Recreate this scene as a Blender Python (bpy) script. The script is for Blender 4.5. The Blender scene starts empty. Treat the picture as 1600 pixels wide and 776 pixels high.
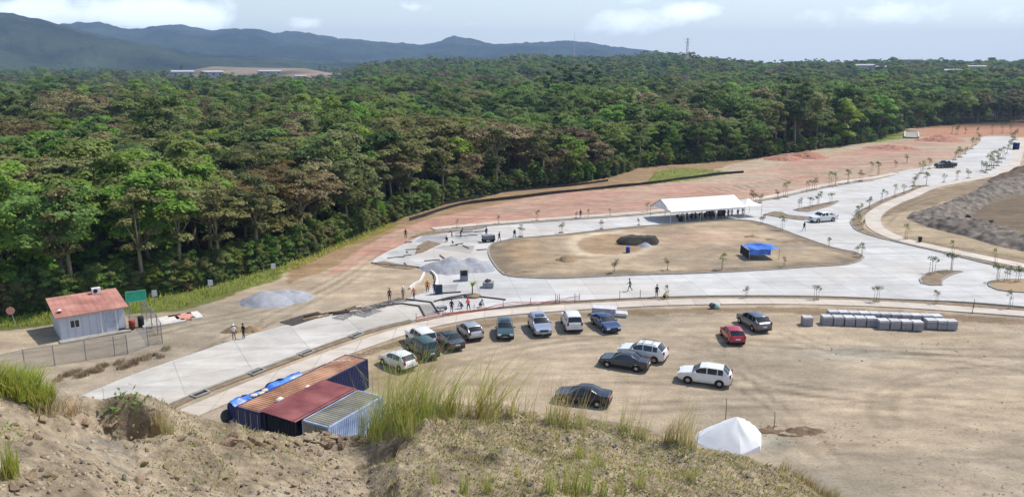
import bpy, bmesh, math, random
import numpy as np
from mathutils import Vector, Matrix
random.seed(7); RNG = np.random.default_rng(11)
R = math.radians
SC = bpy.context.scene
COL = SC.collection

# ------------------------------------------------------------------ camera
CAM_H = 27.0; FPX = 1250.0; PITCH = math.atan((388-98)/FPX)
cd = bpy.data.cameras.new('camera'); cam = bpy.data.objects.new('camera', cd); COL.objects.link(cam)
cam.location = (0, 0, CAM_H); cam.rotation_euler = (math.pi/2-PITCH, 0, 0)
cd.sensor_width = 36; cd.lens = 36*FPX/1600; cd.clip_end = 60000; cd.clip_start = 0.1
SC.camera = cam
# ------------------------------------------------------------------ sky, sun, exposure
SUN_EL = R(56); SUN_AZ = R(66)          # azimuth clockwise from +Y
wd = bpy.data.worlds.new('World'); SC.world = wd; wd.use_nodes = True
def build_world():
    nt = wd.node_tree; nt.nodes.clear(); N = nt.nodes.new; L = nt.links.new
    out = N('ShaderNodeOutputWorld'); sky = N('ShaderNodeTexSky'); sky.sky_type = 'NISHITA'
    sky.sun_disc = False; sky.sun_elevation = SUN_EL; sky.sun_rotation = SUN_AZ
    sky.air_density = 1.0; sky.dust_density = 1.0; sky.ozone_density = 1.5
    bg = N('ShaderNodeBackground'); bg.inputs[1].default_value = 0.15; L(sky.outputs[0], bg.inputs[0])
    tc = N('ShaderNodeTexCoord')
    sep = N('ShaderNodeSeparateXYZ'); L(tc.outputs['Generated'], sep.inputs[0])
    def math_(op, a, b=None, clamp=False):
        m = N('ShaderNodeMath'); m.operation = op; m.use_clamp = clamp
        for i, v in enumerate((a, b)):
            if v is None: continue
            if isinstance(v, (int, float)): m.inputs[i].default_value = v
            else: L(v, m.inputs[i])
        return m.outputs[0]
    # cloud layer: project the view direction on a plane far above, softened near the horizon
    zc = math_('ADD', math_('MAXIMUM', sep.outputs[2], 0.0), 0.10)
    cx = math_('DIVIDE', sep.outputs[0], zc); cy = math_('DIVIDE', sep.outputs[1], zc)
    cb = N('ShaderNodeCombineXYZ'); L(cx, cb.inputs[0]); L(cy, cb.inputs[1]); L(math_('MULTIPLY', sep.outputs[2], 9.0), cb.inputs[2])
    no = N('ShaderNodeTexNoise'); no.inputs['Scale'].default_value = 0.9; no.inputs['Detail'].default_value = 9; no.inputs['Roughness'].default_value = 0.58
    L(cb.outputs[0], no.inputs['Vector'])
    rp = N('ShaderNodeMapRange'); rp.inputs[1].default_value = 0.50; rp.inputs[2].default_value = 0.74; L(no.outputs[0], rp.inputs[0])
    rp.interpolation_type = 'SMOOTHSTEP'
    # low cumulus bank over the left hills (a real cloud in the photograph)
    no2 = N('ShaderNodeTexNoise'); no2.inputs['Scale'].default_value = 11; no2.inputs['Detail'].default_value = 8; no2.inputs['Roughness'].default_value = 0.62
    mp = N('ShaderNodeMapping'); mp.inputs['Scale'].default_value = (1, 1, 1.5); L(tc.outputs['Generated'], mp.inputs[0]); L(mp.outputs[0], no2.inputs['Vector'])
    acc = None
    for (px, py, sx, sy, amp) in ((190, 22, 115, 28, .74), (300, 32, 45, 17, .4), (25, 16, 28, 11, .45), (480, 38, 42, 16, .42), (640, 12, 55, 12, .42), (960, 40, 110, 26, .40), (1080, 16, 40, 12, .40), (1250, 25, 150, 20, .34), (1500, 20, 130, 22, .34)):
        u = (px-800)/FPX; v = (py-388)/FPX
        d = Vector((u, math.cos(PITCH)-v*math.sin(PITCH), -math.sin(PITCH)-v*math.cos(PITCH))).normalized()
        az = math.atan2(d.x, d.y); el = math.asin(d.z)
        a = math_('ARCTAN2', sep.outputs[0], sep.outputs[1])
        da = math_('DIVIDE', math_('SUBTRACT', a, az), sx/FPX)
        de = math_('DIVIDE', math_('SUBTRACT', math_('ARCSINE', sep.outputs[2]), el), sy/FPX)
        r2 = math_('ADD', math_('MULTIPLY', da, da), math_('MULTIPLY', de, de))
        g = math_('MULTIPLY', math_('POWER', 2.71828, math_('MULTIPLY', r2, -0.7)), amp)
        acc = g if acc is None else math_('ADD', acc, g)
    # ragged edges
    cum = N('ShaderNodeMapRange'); cum.interpolation_type = 'SMOOTHSTEP'; cum.inputs[1].default_value = 0.54; cum.inputs[2].default_value = 0.92
    L(math_('ADD', math_('MULTIPLY', acc, 0.72), math_('MULTIPLY', no2.outputs[0], 0.85)), cum.inputs[0])
    veil = math_('MULTIPLY', rp.outputs[0], 0.42)
    # thin high veil that whitens the lower sky
    low = math_('MULTIPLY', math_('POWER', math_('SUBTRACT', 1.0, math_('MAXIMUM', sep.outputs[2], 0.0)), 11.0), 0.46)
    mask = math_('MAXIMUM', math_('MAXIMUM', math_('MULTIPLY', cum.outputs[0], 0.92), veil), low, True)
    cl = N('ShaderNodeBackground'); cl.inputs[0].default_value = (0.86, 0.93, 1.0, 1); cl.inputs[1].default_value = 1.8
    mx = N('ShaderNodeMixShader'); L(mask, mx.inputs[0]); L(bg.outputs[0], mx.inputs[1]); L(cl.outputs[0], mx.inputs[2])
    L(mx.outputs[0], out.inputs[0])
build_world()
sd = bpy.data.lights.new('sun', 'SUN'); sd.energy = 4.4; sd.angle = R(0.55); sd.color = (1.0, 0.95, 0.88)
sun = bpy.data.objects.new('sun', sd); COL.objects.link(sun)
sv = Vector((math.sin(SUN_AZ)*math.cos(SUN_EL), math.cos(SUN_AZ)*math.cos(SUN_EL), math.sin(SUN_EL)))
sun.rotation_euler = (-sv).to_track_quat('-Z', 'Y').to_euler(); sun.location = (60, 40, 120)
vs = SC.view_settings; vs.view_transform = 'Standard'; vs.look = 'None'; vs.exposure = 0.10; vs.gamma = 1.0; vs.use_curve_mapping = False
SC.render.engine = 'CYCLES'
cy = SC.cycles; cy.max_bounces = 6; cy.diffuse_bounces = 3; cy.glossy_bounces = 2; cy.transmission_bounces = 3; cy.transparent_max_bounces = 12; cy.volume_bounces = 0
cy.use_denoising = True; cy.caustics_reflective = False; cy.caustics_refractive = False

# ------------------------------------------------------------------ helpers
CP, SP = math.cos(PITCH), math.sin(PITCH)
def V(px, py, z=0.0):
    """point of the level z that the photograph shows at a pixel (for laying out the site plan)"""
    u = (px-800)/FPX; v = (py-388)/FPX
    d = (u, CP-v*SP, -SP-v*CP); t = (z-CAM_H)/d[2]
    return Vector((d[0]*t, d[1]*t, z))
def proj(x, y, z):
    dz = z-CAM_H; dep = y*CP-dz*SP; up = y*SP+dz*CP
    dep = np.where(dep < 0.5, 0.5, dep)
    return 800+FPX*x/dep, 388-FPX*up/dep
def _h(ix, iy, s):
    n = (ix.astype(np.int64)*374761393+iy.astype(np.int64)*668265263+s*974634777) & 0x7fffffff
    n = ((n ^ (n >> 13))*1274126177) & 0x7fffffff
    return ((n ^ (n >> 16)) & 0xffff)/65535.0
def vnoise(x, y, s=0):
    x = np.asarray(x, float); y = np.asarray(y, float)
    ix = np.floor(x); iy = np.floor(y); fx = x-ix; fy = y-iy
    fx = fx*fx*(3-2*fx); fy = fy*fy*(3-2*fy)
    a = _h(ix, iy, s); b = _h(ix+1, iy, s); c = _h(ix, iy+1, s); d = _h(ix+1, iy+1, s)
    return (a*(1-fx)+b*fx)*(1-fy)+(c*(1-fx)+d*fx)*fy
def fbm(x, y, s=0, o=4):
    t = 0; a = 1; w = 0
    for k in range(o):
        t = t+a*vnoise(np.asarray(x)*2**k, np.asarray(y)*2**k, s+k*17); w += a; a *= .5
    return t/w-0.5
def sstep(a, b, x): t = np.clip((x-a)/(b-a), 0, 1); return t*t*(3-2*t)
def inpoly(X, Y, poly):
    r = np.zeros(np.shape(X), bool); n = len(poly); j = n-1
    for i in range(n):
        xi, yi = poly[i]; xj, yj = poly[j]
        if yi != yj:
            r ^= ((yi > Y) != (yj > Y)) & (X < (xj-xi)*(Y-yi)/(yj-yi)+xi)
        j = i
    return r
def lin(c):  # sRGB 0-255 -> linear
    return tuple(((v/255)/12.92 if v/255 <= .04045 else ((v/255+.055)/1.055)**2.4) for v in c)

MATS = {}
def M(name, col, rough=.85, var=.12, scale=2.0, bump=0.0, bscale=20, metal=0.0, coat=0.0, rnd=0.0, spec=.3, hue=None, detail=6):
    if name in MATS: return MATS[name]
    m = bpy.data.materials.new(name); m.use_nodes = True; nt = m.node_tree; N = nt.nodes.new; L = nt.links.new
    b = nt.nodes['Principled BSDF']; b.inputs['Roughness'].default_value = rough; b.inputs['Metallic'].default_value = metal
    b.inputs['Specular IOR Level'].default_value = spec; b.inputs['Coat Weight'].default_value = coat; b.inputs['Coat Roughness'].default_value = .06
    tc = N('ShaderNodeTexCoord'); no = N('ShaderNodeTexNoise'); no.inputs['Scale'].default_value = scale; no.inputs['Detail'].default_value = detail
    L(tc.outputs['Object'], no.inputs['Vector'])
    mx = N('ShaderNodeMix'); mx.data_type = 'RGBA'
    c2 = hue if hue else col
    mx.inputs[6].default_value = (*[max(0, c*(1-var)) for c in col], 1); mx.inputs[7].default_value = (*[min(1, c*(1+var)) for c in c2], 1)
    rp = N('ShaderNodeMapRange'); rp.inputs[1].default_value = .3; rp.inputs[2].default_value = .7; L(no.outputs[0], rp.inputs[0]); L(rp.outputs[0], mx.inputs[0])
    o = mx.outputs[2]
    if rnd:
        oi = N('ShaderNodeObjectInfo'); hs = N('ShaderNodeHueSaturation')
        a = N('ShaderNodeMapRange'); a.inputs[3].default_value = .5-rnd*.06; a.inputs[4].default_value = .5+rnd*.06; L(oi.outputs['Random'], a.inputs[0]); L(a.outputs[0], hs.inputs['Hue'])
        mm = N('ShaderNodeMath'); mm.operation = 'MULTIPLY'; mm.inputs[1].default_value = 7.31; L(oi.outputs['Random'], mm.inputs[0])
        fr = N('ShaderNodeMath'); fr.operation = 'FRACT'; L(mm.outputs[0], fr.inputs[0])
        a2 = N('ShaderNodeMapRange'); a2.inputs[3].default_value = 1-rnd*.4; a2.inputs[4].default_value = 1+rnd*.4; L(fr.outputs[0], a2.inputs[0]); L(a2.outputs[0], hs.inputs['Value'])
        L(o, hs.inputs['Color']); o = hs.outputs[0]
    L(o, b.inputs['Base Color'])
    if bump:
        n2 = N('ShaderNodeTexNoise'); n2.inputs['Scale'].default_value = bscale; n2.inputs['Detail'].default_value = 5; L(tc.outputs['Object'], n2.inputs['Vector'])
        bp = N('ShaderNodeBump'); bp.inputs['Strength'].default_value = bump; bp.inputs['Distance'].default_value = .05; L(n2.outputs[0], bp.inputs['Height']); L(bp.outputs[0], b.inputs['Normal'])
    MATS[name] = m; return m

def leafmat(name, col, col2, rnd=.5, scale=.35, transl=.45):
    m = M(name, col, rough=.6, var=.25, scale=scale, rnd=rnd, hue=col2, spec=.25, detail=3)
    nt = m.node_tree; N = nt.nodes.new; L = nt.links.new
    b = nt.nodes['Principled BSDF']; out = [n for n in nt.nodes if n.type == 'OUTPUT_MATERIAL'][0]
    src = b.inputs['Base Color'].links[0].from_socket
    t = N('ShaderNodeBsdfTranslucent'); L(src, t.inputs[0]); mx = N('ShaderNodeMixShader'); mx.inputs[0].default_value = transl
    L(b.outputs[0], mx.inputs[1]); L(t.outputs[0], mx.inputs[2]); L(mx.outputs[0], out.inputs[0])
    return m

def mesh(name, verts, faces, mats=(), smooth=False, midx=None):
    me = bpy.data.meshes.new(name)
    if isinstance(verts, np.ndarray) and isinstance(faces, np.ndarray):
        k = faces.shape[1]; me.vertices.add(len(verts)); me.vertices.foreach_set('co', verts.astype(np.float32).ravel())
        me.loops.add(faces.size); me.loops.foreach_set('vertex_index', faces.astype(np.int32).ravel())
        me.polygons.add(len(faces)); me.polygons.foreach_set('loop_start', np.arange(0, faces.size, k, dtype=np.int32)); me.polygons.foreach_set('loop_total', np.full(len(faces), k, np.int32))
        me.update(calc_edges=True)
    else:
        me.from_pydata([tuple(v) for v in verts], [], [tuple(f) for f in faces]); me.update()
    if not isinstance(mats, (list, tuple)): mats = [mats]
    for m in mats: me.materials.append(m)
    if midx is not None: me.polygons.foreach_set('material_index', np.asarray(midx, np.int32))
    if smooth: me.polygons.foreach_set('use_smooth', np.ones(len(me.polygons), bool))
    me.update(); return me
def obj(name, me, parent=None, loc=None, rot=None, sc=None):
    o = bpy.data.objects.new(name, me); COL.objects.link(o)
    if parent: o.parent = parent
    if loc is not None: o.location = loc
    if rot is not None: o.rotation_euler = rot if hasattr(rot, '__len__') else (0, 0, rot)
    if sc is not None: o.scale = sc if hasattr(sc, '__len__') else (sc, sc, sc)
    return o
def tag(o, label, cat, group=None, kind=None):
    o['label'] = label; o['category'] = cat
    if group: o['group'] = group
    if kind: o['kind'] = kind
    return o
def thing(name, label, cat, loc=(0, 0, 0), rz=0, group=None):
    o = bpy.data.objects.new(name, None); COL.objects.link(o); o.location = loc; o.rotation_euler = (0, 0, rz); o.empty_display_size = .3
    return tag(o, label, cat, group)
def struct(name, me, kind='structure', **k):
    o = obj(name, me, **k); o['kind'] = kind; return o

class MB:
    """collects shapes of one part"""
    def __init__(s): s.v = []; s.f = []
    def add(s, v, f):
        n = len(s.v); s.v += [tuple(p) for p in v]; s.f += [tuple(i+n for i in q) for q in f]; return s
    def box(s, c, d, rz=0, taper=1.0):
        x, y, z = [q/2 for q in d]; ca, sa = math.cos(rz), math.sin(rz); v = []
        for k, (a, b, e) in enumerate([(-1,-1,-1),(1,-1,-1),(1,1,-1),(-1,1,-1),(-1,-1,1),(1,-1,1),(1,1,1),(-1,1,1)]):
            t = taper if e > 0 else 1
            X, Y = a*x*t, b*y*t; v.append((c[0]+X*ca-Y*sa, c[1]+X*sa+Y*ca, c[2]+e*z))
        return s.add(v, [(0,3,2,1),(4,5,6,7),(0,1,5,4),(1,2,6,5),(2,3,7,6),(3,0,4,7)])
    def tube(s, pts, rad, n=6, cap=True):
        pts = [Vector(p) for p in pts]; rad = rad if hasattr(rad, '__len__') else [rad]*len(pts); V0 = []
        for i, p in enumerate(pts):
            d = (pts[min(i+1, len(pts)-1)]-pts[max(i-1, 0)])
            d = d.normalized() if d.length > 1e-9 else Vector((0, 0, 1))
            a = d.orthogonal().normalized() if abs(d.z) < .95 else Vector((1, 0, 0)); a = (a-d*a.dot(d)).normalized(); b = d.cross(a)
            V0 += [p+(a*math.cos(t)+b*math.sin(t))*rad[i] for t in [2*math.pi*k/n for k in range(n)]]
        F = [(i*n+k, i*n+(k+1) % n, (i+1)*n+(k+1) % n, (i+1)*n+k) for i in range(len(pts)-1) for k in range(n)]
        if cap: F += [tuple(range(n))[::-1], tuple((len(pts)-1)*n+k for k in range(n))]
        return s.add(V0, F)
    def lathe(s, prof, n=16, axis='z', c=(0, 0, 0)):
        V0 = []
        for r, h in prof:
            for k in range(n):
                t = 2*math.pi*k/n; a, b = r*math.cos(t), r*math.sin(t)
                V0.append((c[0]+a, c[1]+b, c[2]+h) if axis == 'z' else (c[0]+a, c[1]+h, c[2]+b))
        F = [(i*n+k, i*n+(k+1) % n, (i+1)*n+(k+1) % n, (i+1)*n+k) for i in range(len(prof)-1) for k in range(n)]
        F += [tuple(range(n))[::-1], tuple((len(prof)-1)*n+k for k in range(n))]
        return s.add(V0, F)
    def quad(s, *p): return s.add(p, [tuple(range(len(p)))])
    def mesh(s, name, mat, smooth=False):
        me = mesh(name, s.v, s.f, mat, smooth); return me
    def build(s, name, mat, parent=None, smooth=False, **k): return obj(name, s.mesh(name, mat, smooth), parent, **k)

def slab(name, pts, top, thick, mat):
    """flat sheet with an outline and real thickness"""
    bm = bmesh.new(); vs_ = [bm.verts.new((p[0], p[1], top)) for p in pts]
    f = bm.faces.new(vs_); f.normal_update()
    if f.normal.z < 0: f.normal_flip()
    r = bmesh.ops.extrude_face_region(bm, geom=[f])
    lo = [e for e in r['geom'] if isinstance(e, bmesh.types.BMVert)]
    for v in lo: v.co.z += 0
    for v in vs_: v.co.z = top-thick
    bmesh.ops.recalc_face_normals(bm, faces=bm.faces)
    bmesh.ops.triangulate(bm, faces=[q for q in bm.faces if len(q.verts) > 4])
    me = bpy.data.meshes.new(name); bm.to_mesh(me); bm.free(); me.materials.append(mat); return me
def gp(l, z=0): return [V(a, b, z) for a, b in l]
def smoothline(pts, step=1.0):
    """Catmull-Rom through points"""
    P = [Vector(p) for p in pts]; out = []
    for i in range(len(P)-1):
        a, b, c, d = P[max(i-1, 0)], P[i], P[i+1], P[min(i+2, len(P)-1)]
        n = max(1, int((c-b).length/step))
        for k in range(n):
            t = k/n; out.append(.5*((2*b)+(c-a)*t+(2*a-5*b+4*c-d)*t*t+(3*b-a-3*c+d)*t**3))
    out.append(P[-1]); return out
def sweep_box(mb, line, w, h, z0=0.0):
    n = len(line); base = len(mb.v); V0 = []
    for i, p in enumerate(line):
        d = line[min(i+1, n-1)]-line[max(i-1, 0)]; d.z = 0; d.normalize(); s = Vector((-d.y, d.x, 0))*w/2
        for q, zz in ((p+s, z0), (p-s, z0), (p-s, z0+h), (p+s, z0+h)): V0.append((q.x, q.y, p.z+zz))
    F = [(i*4+k, i*4+(k+1) % 4, i*4+4+(k+1) % 4, i*4+4+k) for i in range(n-1) for k in range(4)]+[(0, 1, 2, 3), (n*4-1, n*4-2, n*4-3, n*4-4)]
    mb.add(V0, F)
def copy_tree(o, parent=None):
    c = o.copy(); COL.objects.link(c); c.parent = parent
    for ch in o.children: copy_tree(ch, c)
    return c

# ------------------------------------------------------------------ site plan (outlines by pixel of the photograph, laid on level ground)
FOREST_EDGE = [(-900, 540), (-200, 520), (0, 496), (80, 488), (200, 470), (270, 458), (330, 446), (420, 420), (500, 392), (560, 368), (620, 343), (700, 318), (800, 298), (900, 286), (960, 276), (1000, 262), (1170, 249), (1280, 234), (1370, 221), (1420, 202), (1500, 194.5), (1600, 192), (1800, 190), (2600, 186)]
def edge_y(px): return np.interp(px, [p[0] for p in FOREST_EDGE], [p[1] for p in FOREST_EDGE])
ROAD = [(100, 629), (200, 588), (265, 565), (400, 520), (480, 501), (545, 487), (600, 474), (640, 465), (672, 452), (680, 440), (676, 427), (655, 418), (610, 414), (580, 411), (600, 396), (640, 378), (660, 366), (690, 359), (760, 353), (880, 344.5), (1000, 336), (1090, 326), (1177, 316), (1227, 307), (1277, 296), (1327, 287), (1365, 282), (1397, 274), (1410, 267), (1444, 261), (1483, 251), (1506, 240), (1530, 223), (1537, 213.5), (1578, 213.5), (1592, 222), (1587, 245), (1573, 266), (1525, 277), (1458, 289), (1424, 303), (1390, 316), (1355, 328), (1331, 343), (1331, 352), (1340, 361), (1368, 370.6), (1424, 384), (1480, 397), (1536, 411), (1600, 425), (1720, 447), (1720, 500), (1600, 480), (1500, 472), (1400, 468), (1300, 464), (1200, 462.5), (1100, 463), (1000, 466), (900, 471), (820, 478), (760, 484), (700, 491), (640, 501), (560, 522), (480, 550), (430, 569), (330, 606), (240, 643), (200, 672), (150, 690)]
WALK_S = [(282, 652), (420, 594), (520, 556), (560, 541), (640, 515), (700, 501), (760, 491.5), (860, 483), (1000, 475), (1100, 472), (1200, 471.5), (1300, 473), (1400, 477), (1500, 483.5), (1600, 491), (1720, 502)]  # centre of the long pavement
WALK_N = [(676, 358), (760, 350), (880, 341), (1000, 332.5), (1090, 322), (1177, 312), (1227, 303), (1277, 292), (1327, 283), (1365, 278), (1400, 271)]
WALK_E = [(1597, 216), (1590, 243), (1576, 267), (1525, 279), (1458, 292), (1424, 306), (1392, 319), (1366, 336), (1367, 354), (1392, 369), (1424, 379), (1480, 391.5), (1536, 403), (1600, 416), (1720, 438)]
ISLAND = [(764, 387), (770, 381), (783, 377), (823, 371.6), (880, 367), (959, 358), (1037, 351.5), (1103, 346.5), (1155, 344), (1195, 350), (1245, 368), (1300, 387), (1338, 395), (1347, 400), (1345, 407), (1323, 413.6), (1275, 417), (1200, 422), (1100, 427), (985, 430.5), (880, 435), (845, 435), (797, 432), (782, 425), (770, 410), (764, 398)]
ISL_A = [(1437, 437), (1450, 428), (1477, 423), (1503, 425), (1488, 429), (1472, 438), (1471, 446), (1454, 446), (1440, 443)]
ISL_B = [(1544, 442), (1566, 437.5), (1640, 440), (1660, 455), (1600, 457.5), (1559, 453.5), (1546, 448)]
ISL_C = [(1240, 328.6), (1264, 323.2), (1309, 314.5), (1296, 322), (1262, 331)]
ISL_D = [(1193.5, 336), (1210, 331.5), (1222, 332.5), (1232, 337), (1268, 340.5), (1256, 344), (1227, 341)]

# far relief: gentle rise with a wooded ridge ~1.3 km out, and a cleared slope to the left
MIDX = [-2500, 0, 250, 400, 520, 560, 600, 640, 700, 760, 800, 850, 900, 960, 1020, 1070, 1130, 1200, 1300, 1380, 1450, 1600, 4000]
MIDY = [113, 113, 113, 113, 110, 100, 96, 92, 95, 97, 91, 88, 90, 88, 84, 86, 94, 98.5, 97, 95, 97, 97, 97]
def ground_h(x, y):
    r = np.hypot(x, y); px, _ = proj(x, np.maximum(y, 1), np.zeros_like(x)+CAM_H)
    top = CAM_H+(98-np.interp(px, MIDX, MIDY))/FPX*1350-17
    rise = sstep(650, 1350, r)*(1-0.65*sstep(1500, 2600, r))
    clr = sstep(240, 300, px)*(1-sstep(490, 540, px))*sstep(1000, 1420, r)*21*(1-sstep(1500, 1900, r))
    h = clr+np.maximum(top, 0)*rise+fbm(x/260, y/260, 3, 3)*9*sstep(500, 1100, r)
    return np.where(y > 0, h, 0.0)

SITE_RED = [(505, 432), (560, 392), (600, 366), (680, 340), (800, 314), (900, 300), (1000, 291), (1160, 268), (1300, 243), (1375, 226), (1430, 218), (1440, 198), (1600, 193), (1900, 191), (1900, 206), (1530, 212), (1480, 250), (1400, 268), (1327, 283), (1177, 312), (1000, 333), (880, 341), (760, 351), (676, 359), (600, 397), (560, 418)]
def build_ground():
    def lines(lo, hi, step, far):
        a = list(np.arange(lo, hi, step)); s = step; x = hi
        b = []
        while x < far: b.append(x); s *= 1.16; x += s
        b.append(far); s = step; x = lo; c = []
        while x > -far:
            s *= 1.16; x -= s; c.append(x)
        return np.array(c[::-1]+a+b)
    X = lines(-78, 100, .5, 8200); Y = lines(36, 170, .5, 7100); Y = Y[Y > -600]; Y = np.concatenate([Y[Y < 170], np.arange(170, 340, 1.7), Y[Y > 340]])
    GX, GY = np.meshgrid(X, Y); sh = GX.shape; x = GX.ravel(); y = GY.ravel()
    z = ground_h(x, y); r = np.hypot(x, y)
    px, py = proj(x, y, np.zeros_like(x)); front = y > 20
    jx = fbm(x/9, y/9, 5)*np.clip(900/np.maximum(r, 20), 2, 40)*2.2; jy = fbm(x/9, y/9, 9)*np.clip(900/np.maximum(r, 20), 1, 20)*1.6
    qx, qy = px+jx, py+jy
    site = front & (qy > edge_y(qx))
    C = np.zeros((len(x), 3))
    def setc(mask, c, w=1.0):
        c = np.array(lin(c)); C[mask] = C[mask]*(1-w)+c*w
    forest_floor = (58, 52, 36); tan = (183, 165, 140)
    setc(np.ones(len(x), bool), forest_floor); setc(site | (~front), tan)
    n1 = fbm(x/14, y/6, 21, 4); n2 = fbm(x/35, y/22, 31, 3)
    # greyer, crushed-rock patches in the parking area
    lot = site & (qy > 470)
    grey = np.clip((n2-0.02)*5, 0, 1)*lot*.55
    low = sstep(640, 720, qy+(qx-1300)*-.02)*(qx > 1150)*.75
    g = np.clip(np.maximum(grey, low*np.clip(n1*3+.75, 0, 1)), 0, 1)[:, None]
    C[:] = C*(1-g)+np.array(lin((144, 137, 122)))*g
    # wet grey-green patch
    for (cx, cyy, sx, sy, c) in ((1330, 548, 110, 12, (163, 158, 142)), (1215, 690, 30, 12, (150, 152, 138)), (620, 590, 60, 40, (160, 140, 108)), (950, 380, 40, 18, (165, 138, 105)), (800, 405, 25, 30, (170, 142, 110))):
        w = np.exp(-((qx-cx)/sx)**2-((qy-cyy)/sy)**2)[:, None]*.8*front[:, None]; C[:] = C*(1-w)+np.array(lin(c))*w
    red = site & inpoly(qx, qy, SITE_RED)
    strong = np.clip(.62+n1*2.0+np.exp(-((px-800)/260)**2)*.35+np.exp(-((px-1280)/90)**2-((py-245)/14)**2)*.4-np.exp(-((px-1180)/110)**2-((py-285)/16)**2)*.6, 0.05, 1)[:, None]
    C[red] = (C*(1-strong)+np.array(lin((186, 146, 128)))*strong)[red]
    far_red = site & (py < 214) & (px > 1430); setc(far_red, (182, 134, 104), .8)
    # weathered earth bank between the silt fence and the trees, grass verges
    bank = site & (~red) & (qx > 455) & (qy < edge_y(qx)+34*np.clip((1180-qx)/200, 0, 1)); setc(bank, (150, 122, 88), .8)
    verge = site & (qx < 445) & (qy < np.interp(qx, [-200, 60, 200, 280, 440], [530, 510, 492, 484, 434])+2); setc(verge, (104, 112, 48), .85)
    v2 = site & (qx >= 430) & (qx < 620) & (qy < edge_y(qx)+10); setc(v2, (128, 124, 52), .8)
    v3 = site & inpoly(qx, qy, [(1010, 290), (1025, 268), (1060, 264), (1130, 266), (1150, 270), (1040, 287)]); setc(v3, (118, 128, 62), .8)
    v4 = site & inpoly(qx, qy, [(1360, 224), (1385, 208), (1414, 199), (1418, 216), (1390, 220)]); setc(v4, (118, 138, 56), .9)
    # east haul road, churned dark soil
    e = site & inpoly(qx, qy, [(1374, 341), (1394, 320), (1440, 300), (1580, 270), (1900, 270), (1900, 480), (1600, 416), (1462, 389), (1409, 374)])
    setc(e, (140, 122, 98), .8)
    track = e & (np.abs(qy-np.interp(qx, [1380, 1410, 1440, 1500, 1600], [352, 343, 338, 318, 295])) < 11) | e & (np.abs(qy-np.interp(qx, [1400, 1450, 1500, 1600, 1700], [355, 366, 374, 390, 405])) < 11)
    setc(track, (184, 166, 138), .75)
    dark = e & inpoly(qx, qy, [(1440, 340), (1500, 305), (1560, 282), (1900, 270), (1900, 420), (1600, 388), (1520, 365)]); setc(dark, (112, 98, 80), .75)
    # cleared slope far left with pinkish earth
    az_px, _ = proj(x, np.maximum(y, 1), np.full_like(x, CAM_H))
    clr = front & (r > 1000) & (r < 1560) & (az_px > 250+fbm(x/80, y/80, 2)*120) & (az_px < 530+fbm(x/80, y/80, 4)*80); clr &= fbm(x/60, y/30, 6, 3) < .10; setc(clr, (158, 140, 122), .75)
    # relief
    inroad = front & inpoly(px, py, ROAD)
    rel = fbm(x/5, y/3.2, 41, 4)*.16+fbm(x/22, y/18, 43, 3)*.25
    rel = np.where(r < 400, np.clip(rel, -.25, .12), 0)
    rel = np.where(inroad, -.12, rel*.6)
    # dug pit beside the road, shallow island basin rim
    for (a, b, s, d) in ((388, 507, 1.3, .45),):
        c = V(a, b); rel = rel-d*np.exp(-(((x-c.x)/(s*1.5))**2+((y-c.y)/s)**2)**2)*(~inroad)
    z = z+np.where(r < 420, rel, 0)
    # brown bank under the pavement, wheel tracks
    pav = np.interp(px, [560, 640, 700, 760, 860, 1000, 1200, 1400, 1600], [552, 526, 511, 501, 493, 484, 480, 486, 499])
    bk = site & (py > pav-1) & (py < pav+9+fbm(x/3, y/3, 8)*10) & (px > 540); setc(bk, (134, 112, 86), .75)
    for tr in ([(700, 575), (900, 545), (1100, 540), (1300, 545), (1600, 560)], [(760, 600), (1000, 600), (1200, 612), (1400, 632), (1600, 660)], [(1000, 640), (1200, 640), (1400, 655), (1600, 690)], [(1380, 640), (1378, 618), (1420, 596), (1500, 580), (1600, 575)], [(1100, 560), (1250, 575), (1420, 600), (1600, 618)], [(1250, 700), (1400, 720), (1600, 776)]):
        ty = np.interp(px, [q[0] for q in tr], [q[1] for q in tr]); w_ = np.exp(-((py-ty+fbm(x/6, y/6, 12)*8)/3.2)**2)*(px > tr[0][0]-30)*(.25+.5*vnoise(x/3, y/3, 15)); C[:] = C*(1-.30*w_*site)[:, None]
    for tr in ([(760, 560), (900, 535), (1080, 530), (1250, 540), (1450, 548), (1700, 552)], [(820, 590), (1000, 592), (1200, 604), (1420, 630), (1700, 670)], [(960, 640), (1150, 630), (1350, 640), (1550, 668), (1700, 690)], [(1385, 660), (1376, 628), (1400, 604), (1460, 586), (1560, 576), (1700, 575)], [(1140, 540), (1160, 580), (1250, 610), (1400, 622), (1700, 640)], [(1230, 520), (1300, 545), (1500, 560), (1700, 590)], [(650, 585), (760, 552), (860, 532), (960, 528)], [(1300, 700), (1450, 708), (1700, 730)], [(1050, 520), (1120, 545), (1150, 590), (1230, 650), (1300, 720)], [(300, 560), (420, 500), (520, 450), (600, 400), (680, 362), (800, 330), (1000, 310)], [(0, 560), (150, 540), (300, 505), (420, 480), (520, 440), (590, 392)], [(1380, 350), (1400, 330), (1450, 308), (1560, 284)], [(1385, 362), (1440, 376), (1520, 388), (1700, 420)], [(720, 340), (900, 320), (1100, 298), (1300, 268), (1480, 225)], [(820, 332), (1000, 318), (1180, 292), (1340, 262)]):
        L_ = smoothline(gp(tr), 2.0); near = np.full(len(x), 9.0)
        bx = (x > min(q.x for q in L_)-3) & (x < max(q.x for q in L_)+3) & (y > min(q.y for q in L_)-3) & (y < max(q.y for q in L_)+3); xi, yi = x[bx], y[bx]; dm = np.full(len(xi), 9.0)
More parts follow.
